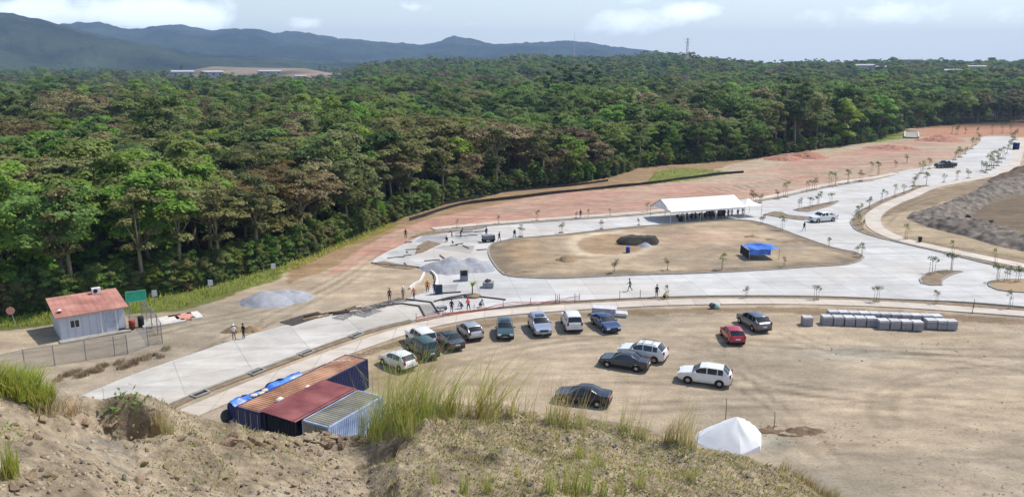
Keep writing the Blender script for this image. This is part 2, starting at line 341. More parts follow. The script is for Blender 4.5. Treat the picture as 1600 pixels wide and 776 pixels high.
        for a_, b_ in zip(L_[:-1], L_[1:]):
            dx_, dy_ = b_.x-a_.x, b_.y-a_.y; l2 = dx_*dx_+dy_*dy_+1e-9; t_ = np.clip(((xi-a_.x)*dx_+(yi-a_.y)*dy_)/l2, 0, 1); dm = np.minimum(dm, np.hypot(xi-a_.x-t_*dx_, yi-a_.y-t_*dy_))
        near[bx] = dm+fbm(xi/4, yi/4, 19)*.5
        fade = (.35+.9*vnoise(x/7, y/7, 23))*site
        C[:] = C*(1-.26*fade*np.exp(-((near-.80)/.30)**2)+.10*fade*np.exp(-((near-1.45)/.35)**2)+.06*fade*np.exp(-(near/.35)**2))[:, None]
    rb = site*sstep(.04, .22, fbm(x/7, y/5, 97, 4))*sstep(1330, 1480, px)*sstep(655, 715, py); C[:] = C*(1-.50*rb)[:, None]
    C *= (1+fbm(x/2.2, y/1.1, 51, 3)*.30)[:, None]*np.where(site, .86, 1)[:, None]
    nx, ny = sh[1], sh[0]
    idx = np.arange(nx*ny).reshape(ny, nx)
    F = np.stack([idx[:-1, :-1], idx[:-1, 1:], idx[1:, 1:], idx[1:, :-1]], -1).reshape(-1, 4)
    me = mesh('ground', np.stack([x, y, z], 1), F, [], True)
    at = me.color_attributes.new('soil', 'FLOAT_COLOR', 'POINT')
    at.data.foreach_set('color', np.concatenate([C, np.ones((len(x), 1))], 1).astype(np.float32).ravel())
    m = bpy.data.materials.new('soil'); m.use_nodes = True; nt = m.node_tree; N = nt.nodes.new; L = nt.links.new
    b = nt.nodes['Principled BSDF']; b.inputs['Roughness'].default_value = .95; b.inputs['Specular IOR Level'].default_value = .1
    ca = N('ShaderNodeVertexColor'); ca.layer_name = 'soil'; tc = N('ShaderNodeTexCoord')
    def noise(scale, sc3, det=8):
        mp = N('ShaderNodeMapping'); mp.inputs['Scale'].default_value = sc3; L(tc.outputs['Object'], mp.inputs[0])
        n = N('ShaderNodeTexNoise'); n.inputs['Scale'].default_value = scale; n.inputs['Detail'].default_value = det; n.inputs['Roughness'].default_value = .62; L(mp.outputs[0], n.inputs['Vector']); return n.outputs[0]
    def mulby(src, fac, lo, hi):
        mr = N('ShaderNodeMapRange'); mr.inputs[1].default_value = .28; mr.inputs[2].default_value = .72; mr.inputs[3].default_value = lo; mr.inputs[4].default_value = hi; L(fac, mr.inputs[0])
        vm = N('ShaderNodeVectorMath'); vm.operation = 'SCALE'; L(src, vm.inputs[0]); L(mr.outputs[0], vm.inputs['Scale']); return vm.outputs[0]
    c = mulby(ca.outputs[0], noise(.55, (1, 1, 1)), .80, 1.17)
    c = mulby(c, noise(.13, (.8, 4, 1)), .76, 1.16)       # wheel-track streaks across the lot
    c = mulby(c, noise(4.5, (1, 1, 1), 4), .82, 1.16)
    c = mulby(c, noise(.07, (1, 1.6, 1), 4), .86, 1.12)
    L(c, b.inputs['Base Color'])
    bp = N('ShaderNodeBump'); bp.inputs['Strength'].default_value = .8; bp.inputs['Distance'].default_value = .12
    L(noise(1.6, (1, 2, 1)), bp.inputs['Height']); L(bp.outputs[0], b.inputs['Normal'])
    me.materials.append(m)
    struct('ground', me)
build_ground()

def concrete(name, col, joint=True, warm=None, ang=0.0, sx=4.5, sy=3.6, stain=.16):
    m = bpy.data.materials.new(name); m.use_nodes = True; nt = m.node_tree; N = nt.nodes.new; L = nt.links.new
    b = nt.nodes['Principled BSDF']; b.inputs['Roughness'].default_value = .85; b.inputs['Specular IOR Level'].default_value = .25
    tc = N('ShaderNodeTexCoord'); mp = N('ShaderNodeMapping'); mp.inputs['Rotation'].default_value = (0, 0, ang); L(tc.outputs['Object'], mp.inputs[0])
    br = N('ShaderNodeTexBrick'); br.offset = 0; br.inputs['Scale'].default_value = 1; br.inputs['Mortar Size'].default_value = .05; br.inputs['Mortar Smooth'].default_value = .6
    br.inputs['Brick Width'].default_value = sx; br.inputs['Row Height'].default_value = sy
    br.inputs['Color1'].default_value = (*col, 1); br.inputs['Color2'].default_value = (*[c*.86 for c in col], 1); br.inputs['Mortar'].default_value = (*[c*(.62 if joint else 1) for c in col], 1)
    L(mp.outputs[0], br.inputs['Vector']); o = br.outputs[0]
    for s, lo, hi, d in ((.09, 1-stain, 1.03, 5), (.5, 1-stain*.8, 1.04, 8), (6, .94, 1.05, 4)):
        n = N('ShaderNodeTexNoise'); n.inputs['Scale'].default_value = s; n.inputs['Detail'].default_value = d; n.inputs['Roughness'].default_value = .6; L(tc.outputs['Object'], n.inputs['Vector'])
        mr = N('ShaderNodeMapRange'); mr.inputs[1].default_value = .3; mr.inputs[2].default_value = .65; mr.inputs[3].default_value = lo; mr.inputs[4].default_value = hi; L(n.outputs[0], mr.inputs[0])
        vm = N('ShaderNodeVectorMath'); vm.operation = 'SCALE'; L(o, vm.inputs[0]); L(mr.outputs[0], vm.inputs['Scale']); o = vm.outputs[0]
    # dust washed over the slab and dark wheel streaks
    n = N('ShaderNodeTexNoise'); n.inputs['Scale'].default_value = .06; n.inputs['Detail'].default_value = 9; n.inputs['Roughness'].default_value = .65; L(tc.outputs['Object'], n.inputs['Vector'])
    mr = N('ShaderNodeMapRange'); mr.inputs[1].default_value = .48; mr.inputs[2].default_value = .74; mr.inputs[4].default_value = .6; L(n.outputs[0], mr.inputs[0])
    mx = N('ShaderNodeMix'); mx.data_type = 'RGBA'; L(mr.outputs[0], mx.inputs[0]); L(o, mx.inputs[6]); mx.inputs[7].default_value = (*lin((188, 174, 154)), 1); o = mx.outputs[2]
    mp2 = N('ShaderNodeMapping'); mp2.inputs['Rotation'].default_value = (0, 0, ang); mp2.inputs['Scale'].default_value = (.035, .9, 1); L(tc.outputs['Object'], mp2.inputs[0])
    n = N('ShaderNodeTexNoise'); n.inputs['Scale'].default_value = 1; n.inputs['Detail'].default_value = 6; L(mp2.outputs[0], n.inputs['Vector'])
    mr = N('ShaderNodeMapRange'); mr.inputs[1].default_value = .35; mr.inputs[2].default_value = .6; mr.inputs[3].default_value = .87; mr.inputs[4].default_value = 1.02; L(n.outputs[0], mr.inputs[0])
    vm = N('ShaderNodeVectorMath'); vm.operation = 'SCALE'; L(o, vm.inputs[0]); L(mr.outputs[0], vm.inputs['Scale']); o = vm.outputs[0]
    L(o, b.inputs['Base Color']); return m
MC = concrete('road_concrete', lin((201, 199, 195)), ang=R(-8)); MCW = concrete('pavement_concrete', lin((206, 195, 181)), sx=3, sy=30)
MCK = M('kerb_concrete', lin((150, 146, 138)), var=.2, scale=1.5); MDIRT = M('planting_soil', lin((128, 110, 88)), var=.3, scale=1.2, bump=.8, bscale=6)
MDIRT2 = M('dry_dirt', lin((163, 141, 113)), var=.22, scale=.5, bump=.8, bscale=3, hue=lin((150, 126, 96)))
MSAND = concrete('old_slab_concrete', lin((201, 196, 187)), ang=R(-28.7), sx=6, sy=4, stain=.2)

def build_roads():
    struct('road', slab('road', smoothline(gp(ROAD)+[V(*ROAD[0])], 2.0)[:-1], .03, .25, MC))
    # the older, creamier slab that runs past the containers
    old = [(104, 630), (200, 589), (265, 566), (400, 521), (480, 502), (545, 488.5), (600, 476), (634, 468), (660, 480), (676, 494), (640, 500), (560, 521), (480, 549), (430, 568), (330, 605), (242, 641), (202, 670), (154, 688)]
    struct('approach_road', slab('approach_road', gp(old), .036, .02, MSAND))
    for nm, ln, w in (('south_pavement', WALK_S, 2.2), ('north_pavement', WALK_N, 1.9), ('east_pavement', WALK_E, 2.6)):
        mb = MB(); sweep_box(mb, smoothline(gp(ln), 1.5), w, .30, -.18); struct(nm, mb.mesh(nm, MCW))
    # planting strips and kerbs beside the pavements
    def strip(line_px, w, nm, z=.0, m=MDIRT):
        mb = MB(); sweep_box(mb, smoothline(gp(line_px), 1.5), w, .2, z-.13); struct(nm, mb.mesh(nm, m))
    strip([(245, 646), (300, 620), (330, 607), (430, 570), (480, 551), (560, 523), (600, 511), (640, 502)], .95, 'drain_strip')
    strip([(700, 493), (760, 485.5), (820, 480), (900, 473.5), (1000, 468.5), (1100, 465.8), (1200, 465.2), (1300, 467), (1400, 471), (1500, 476), (1600, 484), (1720, 496)], 1.1, 'planting_strip')
    strip([(1440, 290), (1424, 298), (1385, 313), (1350, 330), (1338, 344), (1340, 355), (1356, 364), (1390, 372), (1424, 381), (1480, 394.5), (1536, 407.5), (1600, 421), (1720, 443)], 1.5, 'east_planting_strip')
    kl = [[(240, 643), (330, 606), (430, 569), (480, 550), (560, 522), (640, 501)],
          [(700, 491), (760, 484), (820, 478), (900, 471.5), (1000, 466.5), (1100, 463.4), (1200, 463), (1300, 464.5), (1400, 468.5), (1500, 472.5), (1600, 480.5), (1720, 493)],
          [(690, 359.5), (760, 353.5), (880, 345), (1000, 336.5), (1090, 326.5), (1177, 316.5), (1227, 307.5), (1277, 296.5), (1327, 287.5), (1365, 282.5)],
          [(1355, 328), (1331, 343), (1331, 352), (1340, 361), (1368, 370.6), (1424, 384), (1480, 397), (1536, 411), (1600, 425), (1720, 447)],
          [(580, 411), (610, 414), (655, 418), (676, 427), (681, 441)]]
    for k in kl:
        mb = MB(); sweep_box(mb, smoothline(gp(k), 1.2), .18, .22, -.05); o = struct('kerb', mb.mesh('kerb', MCK))
    for nm, isl, m in (('road_island', ISLAND, MDIRT2), ('planted_island', ISL_A, MDIRT), ('planted_island', ISL_B, MDIRT2), ('planted_island', ISL_C, MDIRT), ('planted_island', ISL_D, MDIRT)):
        ln = smoothline(gp(isl)+[V(*isl[0])], 1.2)
        if nm == 'road_island':
            # relief: polar sheet
            c = sum((Vector(p) for p in ln), Vector())/len(ln); vs_ = []; n = len(ln)-1; K = 60
            for k in range(K+1):
                for p in ln[:-1]:
                    q = c.lerp(p, k/K); vs_.append((q.x, q.y, 0))
            a = np.array(vs_); e = np.repeat(1-np.arange(K+1)/K, n)
            a[:, 2] = .10+sstep(0, .12, e)*(fbm(a[:, 0]/5, a[:, 1]/5, 61, 4)*.28+np.abs(fbm(a[:, 0]/1.3, a[:, 1]/1.3, 67, 3))*.30*sstep(.30, .08, e)+.10)
            idx = np.arange((K+1)*n).reshape(K+1, n)
            F = np.stack([idx[:-1], idx[1:], np.roll(idx, -1, 1)[1:], np.roll(idx, -1, 1)[:-1]], -1).reshape(-1, 4)
            me = mesh(nm, a, F, [bpy.data.materials['soil']], True)
            ix, iy = proj(a[:, 0], a[:, 1], np.zeros(len(a))); f1 = fbm(a[:, 0]/7, a[:, 1]/4, 63, 4); f2 = fbm(a[:, 0]/2, a[:, 1]/2, 65, 4); ic = np.tile(np.array(lin((158, 140, 115))), (len(a), 1))
            def wash(w, c):
                ic[:] = ic*(1-np.clip(w, 0, 1)[:, None])+np.array(lin(c))*np.clip(w, 0, 1)[:, None]
            wash(sstep(.02, .2, f1)*.8, (176, 158, 134)); wash(sstep(.0, .25, -f1)*.6, (138, 128, 112))
            rr_ = np.hypot((ix-955)/62, (iy-384)/19); wash(np.exp(-((rr_-1)/.22)**2)*.85, (190, 173, 148)); wash((rr_ < .85)*.6, (146, 118, 90)); wash(np.exp(-((ix-1090)/90)**2-((iy-372)/12)**2)*.6, (176, 146, 124)); wash(np.exp(-((ix-1250)/60)**2-((iy-385)/9)**2)*.7, (140, 128, 114)); wash(np.exp(-((ix-810)/36)**2-((iy-395)/18)**2)*.7, (156, 128, 96))
            wash(sstep(.16, .03, e+f2*.12)*.75, (116, 104, 88)); ic *= (1.04+f2*.3)[:, None]
            at = me.color_attributes.new('soil', 'FLOAT_COLOR', 'POINT'); at.data.foreach_set('color', np.concatenate([ic, np.ones((len(a), 1))], 1).astype(np.float32).ravel())
        else: me = slab(nm, ln[:-1], .12, .2, m)
        struct(nm, me)
        mb = MB(); sweep_box(mb, ln, .2, .17, 0); struct('island_kerb', mb.mesh('island_kerb', MCK))
MISL = M('island_earth', lin((136, 120, 99)), var=.26, scale=.16, bump=.8, bscale=2.5, hue=lin((170, 154, 132)), detail=14)
build_roads()

# ------------------------------------------------------------------ far hills
def build_hills():
    def ridge(nm, prof, rc, w, seed, col, base=0, dipl=3.0):
        az = np.radians(np.linspace(-46, 42, 620)); rr = np.linspace(rc-w, rc+w*.9, 90)
        A, RR = np.meshgrid(az, rr)
        pxh = 800+FPX*np.tan(A)/CP
        top = np.interp(pxh, [p[0] for p in prof], [p[1] for p in prof])
        hmax = CAM_H+(98-top)/FPX*RR[RR.shape[0]//2][0]*np.cos(A)
        x = RR*np.sin(A); y = RR*np.cos(A)
        b = np.clip(1-np.abs((RR-rc)/w)**1.5, 0, 1)
        rough = (fbm(x/(w*.22), y/(w*.22), seed, 5))*1.1
        h = hmax*b*(1+rough*(1-b)*1.4)+fbm(x/330, y/330, seed+3, 5)*hmax*.26+(np.abs(fbm(x/420, y/420, seed+8, 3))-.1)*hmax*.75*(1-b**3)+fbm(x/45, y/45, seed+9, 3)*22
        h = np.where(b <= 0.001, -20, h)-2
        idx = np.arange(x.size).reshape(x.shape)
        F = np.stack([idx[:-1, :-1], idx[:-1, 1:], idx[1:, 1:], idx[1:, :-1]], -1).reshape(-1, 4)
        m = M(nm+'_woods', col, var=.5, scale=.0045, rough=1, spec=0, bump=1.0, bscale=.03, detail=12, hue=[c*2.3 for c in col])
        m.node_tree.nodes['Bump'].inputs['Distance'].default_value = 14
        struct('hills', mesh('hills', np.stack([x.ravel(), y.ravel(), h.ravel()], 1), F, [m], True))
    ridge('far_ridge', [(-900, 40), (-100, 40), (60, 46), (110, 42), (160, 39), (195, 47), (230, 46), (270, 43), (300, 47), (335, 49), (360, 45), (400, 46), (430, 52), (470, 53), (520, 60), (570, 65), (620, 69), (660, 71), (690, 66), (710, 61), (740, 65), (770, 71), (800, 70), (840, 68), (880, 66), (920, 69), (960, 76), (1000, 80), (1060, 86), (1100, 93), (1200, 99), (1400, 100), (2400, 100)], 5200, 1700, 81, (.013, .018, .009))
    ridge('near_ridge', [(-900, 10), (-150, 18), (-40, 27), (0, 28), (30, 32), (60, 40), (100, 46), (150, 56), (200, 64), (250, 74), (300, 82), (380, 88), (460, 93), (520, 97), (700, 101), (2400, 101)], 3300, 900, 91, (.017, .023, .010))
build_hills()

# ------------------------------------------------------------------ trees
MBARK = M('bark', lin((112, 100, 84)), var=.3, scale=2, rough=.95)
MBARKP = M('pale_bark', lin((128, 116, 98)), var=.25, scale=2, rough=.95)
LEAF = {
 'bright': leafmat('leaf_bright', (.185, .30, .040), (.26, .38, .062)),
 'mid': leafmat('leaf_mid', (.165, .235, .054), (.22, .30, .078)),
 'dark': leafmat('leaf_dark', (.092, .140, .040), (.125, .18, .054)),
 'olive': leafmat('leaf_olive', (.205, .215, .070), (.26, .265, .10)),
 'dry': leafmat('leaf_dry', (.185, .142, .062), (.235, .19, .09), transl=.2),
 'gold': leafmat('leaf_gold', (.20, .145, .045), (.24, .19, .07)),
}
def leaf_quads(cen, nor, size, rng, fold=.25, aspect=.62):
    n = len(cen); nor = nor/np.maximum(np.linalg.norm(nor, axis=1), 1e-6)[:, None]
    t = rng.normal(size=(n, 3)); t -= nor*(t*nor).sum(1)[:, None]; t /= np.maximum(np.linalg.norm(t, axis=1), 1e-6)[:, None]
    b = np.cross(nor, t); s = size[:, None]
    P = np.stack([cen-t*s, cen+b*s*aspect-nor*s*fold, cen+t*s, cen-b*s*aspect-nor*s*fold], 1).reshape(-1, 3)
    return P, np.arange(4*n).reshape(n, 4)
def make_tree(kind, shape, seed, nleaf):
    """returns (trunk mesh, crown mesh, joined mesh); about 14 m tall at scale 1"""
    rng = np.random.default_rng(seed); T = MB(); lobes = []
    if shape == 'round': h0, hc, rx, rz, nl = 4.0, 9.3, 4.0, 4.0, 15
    elif shape == 'tall': h0, hc, rx, rz, nl = 6.5, 10.8, 3.0, 3.8, 13
    elif shape == 'umbrella': h0, hc, rx, rz, nl = 7.0, 11.4, 6.6, 1.7, 20
    elif shape == 'full': h0, hc, rx, rz, nl = 2.0, 7.8, 4.2, 5.8, 20
    else: h0, hc, rx, rz, nl = 4.5, 9.8, 4.6, 3.6, 20          # loose
    fork = Vector((rng.normal()*.4, rng.normal()*.4, h0+1.2)); r0 = .26+.06*rng.random()
    T.tube([(0, 0, -.6), (fork.x*.4, fork.y*.4, h0*.55), fork], [r0*1.35, r0, r0*.75], 7)
    for k in range(nl):
        a = 2*math.pi*(k*.618+rng.random()*.15); q = math.sqrt((k+.5)/nl); zz = rng.uniform(-1, 1)
        if shape == 'umbrella': zz = .7-q*q*.9+rng.normal()*.25
        rad = rx*q*(math.sqrt(max(.15, 1-.75*zz*zz)) if shape != 'umbrella' else 1)
        c = np.array([math.cos(a)*rad, math.sin(a)*rad, hc+zz*rz]); lobes.append((c, (rx*.40 if shape != 'umbrella' else rx*.30)*rng.uniform(.75, 1.25)))
        if k % 2 == 0 or shape in ('loose', 'umbrella'):
            mid = fork.lerp(Vector(c), .5)+Vector((0, 0, -.4+.5*rng.random()))
            T.tube([fork-Vector((0, 0, .5)), mid, Vector(c)], [r0*.38, r0*.18, r0*.06], 5, False)
    w = np.array([l[1]**2 for l in lobes]); w /= w.sum(); pick = rng.choice(len(lobes), nleaf, p=w)
    C = np.array([l[0] for l in lobes])[pick]; Rr = np.array([l[1] for l in lobes])[pick]
    d = rng.normal(size=(nleaf, 3)); d /= np.linalg.norm(d, axis=1)[:, None]; d[:, 2] = np.where(d[:, 2] < -.35, -d[:, 2]*.6, d[:, 2])
    # twiggy clusters: leaves gather around sub-centres on each lobe
    sub = 16; ks = rng.integers(0, sub, nleaf); dd = rng.normal(size=(len(lobes), sub, 3)); dd /= np.linalg.norm(dd, axis=2)[:, :, None]; dd[:, :, 2] = np.abs(dd[:, :, 2])*.95-.25
    tight = .75 if shape in ('loose', 'umbrella') else .62
    d = d*(1-tight)+dd[pick, ks]*tight; rad = Rr*(.72+.45*rng.random(nleaf)**.6)
    fl = np.array([1, 1, .55 if shape == 'umbrella' else .85])
    P = C+d*rad[:, None]*fl
    nor = d*.75+rng.normal(size=(nleaf, 3))*.38+np.array([.12, .1, .75])
    size = rng.uniform(.17, .33, nleaf)
    lv, lf = leaf_quads(P, nor, size, rng)
    crown = mesh('crown', lv, lf, [LEAF[kind]], False)
    tm = T.mesh('trunk', MBARKP if kind in ('dry', 'olive', 'gold') else MBARK, True)
    nv = len(T.v); tv = np.array(T.v)
    jf = [f for f in T.f]; jm = bpy.data.meshes.new('tree')
    jm.from_pydata([tuple(p) for p in tv]+lv.tolist(), [], jf+(lf[::2]+nv).tolist() if False else jf+(lf+nv).tolist()); jm.update()
    jm.materials.append(tm.materials[0]); jm.materials.append(LEAF[kind])
    jm.polygons.foreach_set('material_index', np.concatenate([np.zeros(len(jf), np.int32), np.ones(len(lf), np.int32)]))
    return tm, crown, jm
SPEC = [('bright', 'full', 5200), ('bright', 'round', 4600), ('mid', 'round', 4600), ('mid', 'full', 5000), ('mid', 'loose', 4200), ('dark', 'round', 4800), ('dark', 'tall', 4600), ('olive', 'loose', 3600), ('olive', 'round', 3800), ('olive', 'umbrella', 4200), ('dry', 'loose', 2700), ('dry', 'round', 2500), ('dry', 'umbrella', 2900), ('gold', 'umbrella', 3600), ('olive', 'tall', 3000)]
TREES = [make_tree(k, s, 100+i, n) for i, (k, s, n) in enumerate(SPEC)]
LBL = {'bright': ('broadleaf_tree', 'bright green broadleaf tree with a dense leafy crown in the woods', 'bright green trees of the woods'),
       'mid': ('broadleaf_tree', 'mid green broadleaf tree with a bushy crown in the woods', 'mid green trees of the woods'),
       'dark': ('broadleaf_tree', 'dark green evergreen tree with a deep shaded crown in the woods', 'dark green trees of the woods'),
       'olive': ('broadleaf_tree', 'olive green tree with a loose open crown in the woods', 'olive trees of the woods'),
       'dry': ('dry_season_tree', 'brown dry-season tree with thin leaves and bare pale branches in the woods', 'dry brown trees of the woods'),
       'gold': ('flat_crowned_tree', 'golden brown flat-crowned tree spreading over the woods', 'golden flat-crowned trees of the woods')}
LOOK = {'bright': 'bright green', 'mid': 'mid green', 'dark': 'dark green', 'olive': 'olive green', 'dry': 'dry brown', 'gold': 'golden brown'}
SHAPE = {'round': 'rounded', 'full': 'deep bushy', 'loose': 'loose open', 'umbrella': 'umbrella', 'tall': 'tall narrow'}
def where_of(x, y):
    px, py = proj(np.array([x]), np.array([y]), np.zeros(1)); px = float(px[0]); d = float(edge_y(px)-py[0])
    side = ('behind the site cabin' if px < 215 else 'behind the gravel piles' if px < 470 else 'beside the unfinished slab' if px < 700 else 'above the black silt fence' if px < 1010 else 'beyond the marquee' if px < 1260 else 'beside the far road')
    return ('at the wood edge ' if d < 32 else 'deep in the wood ')+side
def place_tree(i, x, y, s, rz, sz=1.0, label=None, group=None, z=0.0):
    tm, cm, _ = TREES[i]; k = SPEC[i][0]; nm, lb, gr = LBL[k]
    lb = '%s tree with %s crown %s' % (LOOK[k], SHAPE[SPEC[i][1]], where_of(x, y)); gr = lb.replace(' tree with ', ' trees with ').replace(' crown ', ' crowns ')
    t = thing(nm, label or lb, 'tree', (x, y, z), rz, group or (None if label else gr)); t.scale = (s, s, s*sz)
    obj('trunk', tm, t); obj('crown', cm, t); return t
def build_forest():
    rng = np.random.default_rng(5); pts = []
    def band(r0, r1, sp, sc):
        g = np.arange(-r1, r1, sp); X, Y = np.meshgrid(g, np.arange(0, r1, sp)); x = X.ravel()+rng.uniform(-.46, .46, X.size)*sp; y = Y.ravel()+rng.uniform(-.46, .46, X.size)*sp
        r = np.hypot(x, y); k = (r >= r0) & (r < r1) & (np.abs(np.arctan2(x, y)) < R(44)) & (y > 30); x, y, r = x[k], y[k], r[k]
        px, py = proj(x, y, np.zeros_like(x))
        k = py < edge_y(px)-1.5*np.clip(80/r, .2, 1)*3
        azp, _ = proj(x, y, np.full_like(x, CAM_H))
        k &= ~((r > 960) & (azp > 245+rng.normal(size=len(x))*20) & (azp < 535+rng.normal(size=len(x))*14)) & ~((r > 1000) & (azp < 250) & (rng.random(len(x)) < .55))
        k &= ~((r > 900) & (r <= 1060) & (azp > 265) & (azp < 520) & (rng.random(len(x)) < .5))
        return [(a, b, sc) for a, b in zip(x[k], y[k])]
    pts += band(60, 260, 6.0, 1.06)+band(260, 720, 8.3, 1.2)+band(720, 2000, 13.5, 1.35)
    P = np.array(pts); n = len(P); x, y, sc = P.T; r = np.hypot(x, y)
    px, py = proj(x, y, np.zeros_like(x)); d_edge = edge_y(px)-py
    # species patches
    a = fbm(x/38, y/38, 71, 2)*2.2; b = fbm(x/30, y/30, 75, 2)*2.2; u = rng.random(n)
    dryness = .54+a*.6-.34*sstep(110, 300, r)-.12*sstep(1000, 1300, px)+.10*sstep(330, 420, px)*(1-sstep(700, 900, px))*(r < 190)
    kind = np.where(u < dryness*.34, 'dry', np.where(u < dryness*.95, 'olive', np.where(u > .80+b*.25+.03, 'bright', np.where(u > .62-b*.2, 'dark', 'mid'))))
    leftfront = (px < 320) & (r < 130); kind = np.where(leftfront & (rng.random(n) < .97), np.where(rng.random(n) < .70, 'bright', 'mid'), kind)
    gold = (rng.random(n) < .012) & (r < 300); kind = np.where(gold, 'gold', kind)
    by = {}
    for i, (k, s, _) in enumerate(SPEC): (by.setdefault(k, []).append(i) if i < 14 else None)
    var = np.array([by[k][rng.integers(len(by[k]))] for k in kind])
    s = sc*rng.uniform(.66, 1.16, n)*(1+fbm(x/55, y/55, 77, 2)*.6)*np.where((r > 480) & (px < 560), .84, 1); rz = rng.uniform(0, 6.28, n); sz = rng.uniform(.72, .98, n)
    s = np.where((r < 260) & (d_edge < 9), s*rng.uniform(.62, .95, n), s); s = np.where(leftfront, s*1.12, s)
    vis = (px > -60) & (px < 1660)
    score = np.where(vis, s/r*np.where(d_edge < 60, 1.6, 1), 0); near = np.argsort(-score)[:285]; isn = np.zeros(n, bool); isn[near] = True
    for i in near: place_tree(int(var[i]), x[i], y[i], s[i], rz[i], sz[i])
    # named individuals of the photograph
    def at(pxx, dist, base): q = V(pxx, base, 0); d = q.xy.normalized()*dist; return d
    for (pxx, dist, i, sc_, sz_, lab) in ((253, 190, 5, 1.30, 1.16, 'tall dark green tree standing above the woods behind the white cabin'),
                                          (70, 150, 0, 1.15, 1.0, 'yellow green crowned tree rising beyond the dark left woods'),
                                          (665, 178, 9, 1.35, .88, 'very wide olive umbrella tree behind the red earth bank'),
                                          (600, 152, 9, 1.15, .88, 'wide olive umbrella tree nearest to the silt fence bend'),
                                          (445, 124, 13, 1.0, .88, 'orange tinged flat-crowned tree above the grey gravel piles')):
        d = at(pxx, dist, 300); place_tree(i, d.x, d.y, sc_, 1.0, sz_, lab)
    for (pxx, off, sc_) in ((118, 3, .9), (226, 2, .85), (283, 3, .9), (345, 3, .8), (402, 2, .85), (470, 4, .8), (545, 3, .8), (588, 2, .75), (640, 3, .85), (692, 3, .85), (775, 3, .9), (850, 3, .9), (1000, 3, .9), (1090, 3, .95), (1210, 3, 1.0)):
        q = V(pxx, float(edge_y(pxx))-off); place_tree(14, q.x, q.y, sc_, pxx*.37, 1.0, 'slender tree with a bare pale trunk at the front edge of the woods', 'pale trunked trees at the front of the woods')
    for k in range(9):
        d = at(858+k*9+rng.normal()*2, 420+rng.uniform(-12, 12), 200)
        place_tree(6, d.x, d.y, 1.5+rng.uniform(-.15, .2), k*1.3, 1.05, 'tall dark tree in the clump standing above the flat woods', 'dark clump above the woods')
    # everything else, too many to pick apart: one instanced wood
    m = ~isn; X, Y, S, Z = x[m], y[m], s[m], sz[m]; Iv, Rz = var[m], rz[m]
    # undergrowth along the edge
    ne = 2600; ue = rng.uniform(-150, 1680, ne); uy = edge_y(ue)-rng.exponential(5, ne)-1.2; q = np.array([V(a_, b_)[:2] for a_, b_ in zip(ue, uy)])
    keep = np.hypot(q[:, 0], q[:, 1]) < 420; q = q[keep]; ne = len(q)
    X = np.r_[X, q[:, 0]]; Y = np.r_[Y, q[:, 1]]; S = np.r_[S, rng.uniform(.13, .36, ne)]; Z = np.r_[Z, rng.uniform(.75, 1.2, ne)]
    Iv = np.r_[Iv, rng.choice([0, 3, 3, 3, 8, 8, 11, 5, 5], ne)]; Rz = np.r_[Rz, rng.uniform(0, 6.28, ne)]
    zz = ground_h(X, Y)-.1; zz[-ne:] -= S[-ne:]*4.2*np.where(np.isin(Iv[-ne:], [8, 11, 5]), 1, .35)
    me = bpy.data.meshes.new('woodland'); me.vertices.add(len(X)); me.vertices.foreach_set('co', np.stack([X, Y, zz], 1).astype(np.float32).ravel())
    for nm, ty, dat in (('pick', 'INT', Iv), ('rz', 'FLOAT', Rz), ('s', 'FLOAT', S), ('sz', 'FLOAT', S*Z)):
        at_ = me.attributes.new(nm, ty, 'POINT'); at_.data.foreach_set('value', dat.astype(np.int32 if ty == 'INT' else np.float32))
    lib = bpy.data.collections.new('tree_library')
    for i, t in enumerate(TREES): lib.objects.link(bpy.data.objects.new('library_tree_%02d' % i, t[2]))
    ng = bpy.data.node_groups.new('scatter_trees', 'GeometryNodeTree'); ng.interface.new_socket('Geometry', in_out='INPUT', socket_type='NodeSocketGeometry'); ng.interface.new_socket('Geometry', in_out='OUTPUT', socket_type='NodeSocketGeometry')
    N = ng.nodes.new; L = ng.links.new; gi = N('NodeGroupInput'); go = N('NodeGroupOutput'); ip = N('GeometryNodeInstanceOnPoints'); ci = N('GeometryNodeCollectionInfo')
    ci.inputs[0].default_value = lib; ci.inputs['Separate Children'].default_value = True; ci.inputs['Reset Children'].default_value = True
    def na(nm, ty):
        a_ = N('GeometryNodeInputNamedAttribute'); a_.data_type = ty; a_.inputs[0].default_value = nm; return a_.outputs[0]
    L(gi.outputs[0], ip.inputs['Points']); L(ci.outputs[0], ip.inputs['Instance']); ip.inputs['Pick Instance'].default_value = True; L(na('pick', 'INT'), ip.inputs['Instance Index'])
    cr = N('ShaderNodeCombineXYZ'); L(na('rz', 'FLOAT'), cr.inputs[2]); L(cr.outputs[0], ip.inputs['Rotation'])
    cs = N('ShaderNodeCombineXYZ'); L(na('s', 'FLOAT'), cs.inputs[0]); L(na('s', 'FLOAT'), cs.inputs[1]); L(na('sz', 'FLOAT'), cs.inputs[2]); L(cs.outputs[0], ip.inputs['Scale'])
    L(ip.outputs[0], go.inputs[0])
    o = struct('woodland', me, 'stuff'); o['label'] = 'mixed green and dry brown woods spreading to the hills'; o['category'] = 'woodland'
    o.modifiers.new('scatter', 'NODES').node_group = ng
    print('FOREST', n, ne)
build_forest()

# ------------------------------------------------------------------ haze: the air itself
def build_haze():
    mb = MB(); mb.box((0, 3300, 129), (17000, 8000, 330))
    m = bpy.data.materials.new('haze'); m.use_nodes = True; nt = m.node_tree; nt.nodes.clear()
    out = nt.nodes.new('ShaderNodeOutputMaterial'); pv = nt.nodes.new('ShaderNodeVolumePrincipled')
    pv.inputs['Color'].default_value = (.46, .67, 1.0, 1); pv.inputs['Density'].default_value = 0.00014; pv.inputs['Anisotropy'].default_value = .1
    nt.links.new(pv.outputs[0], out.inputs['Volume'])
    o = struct('haze', mb.mesh('haze', m), 'stuff')
build_haze()

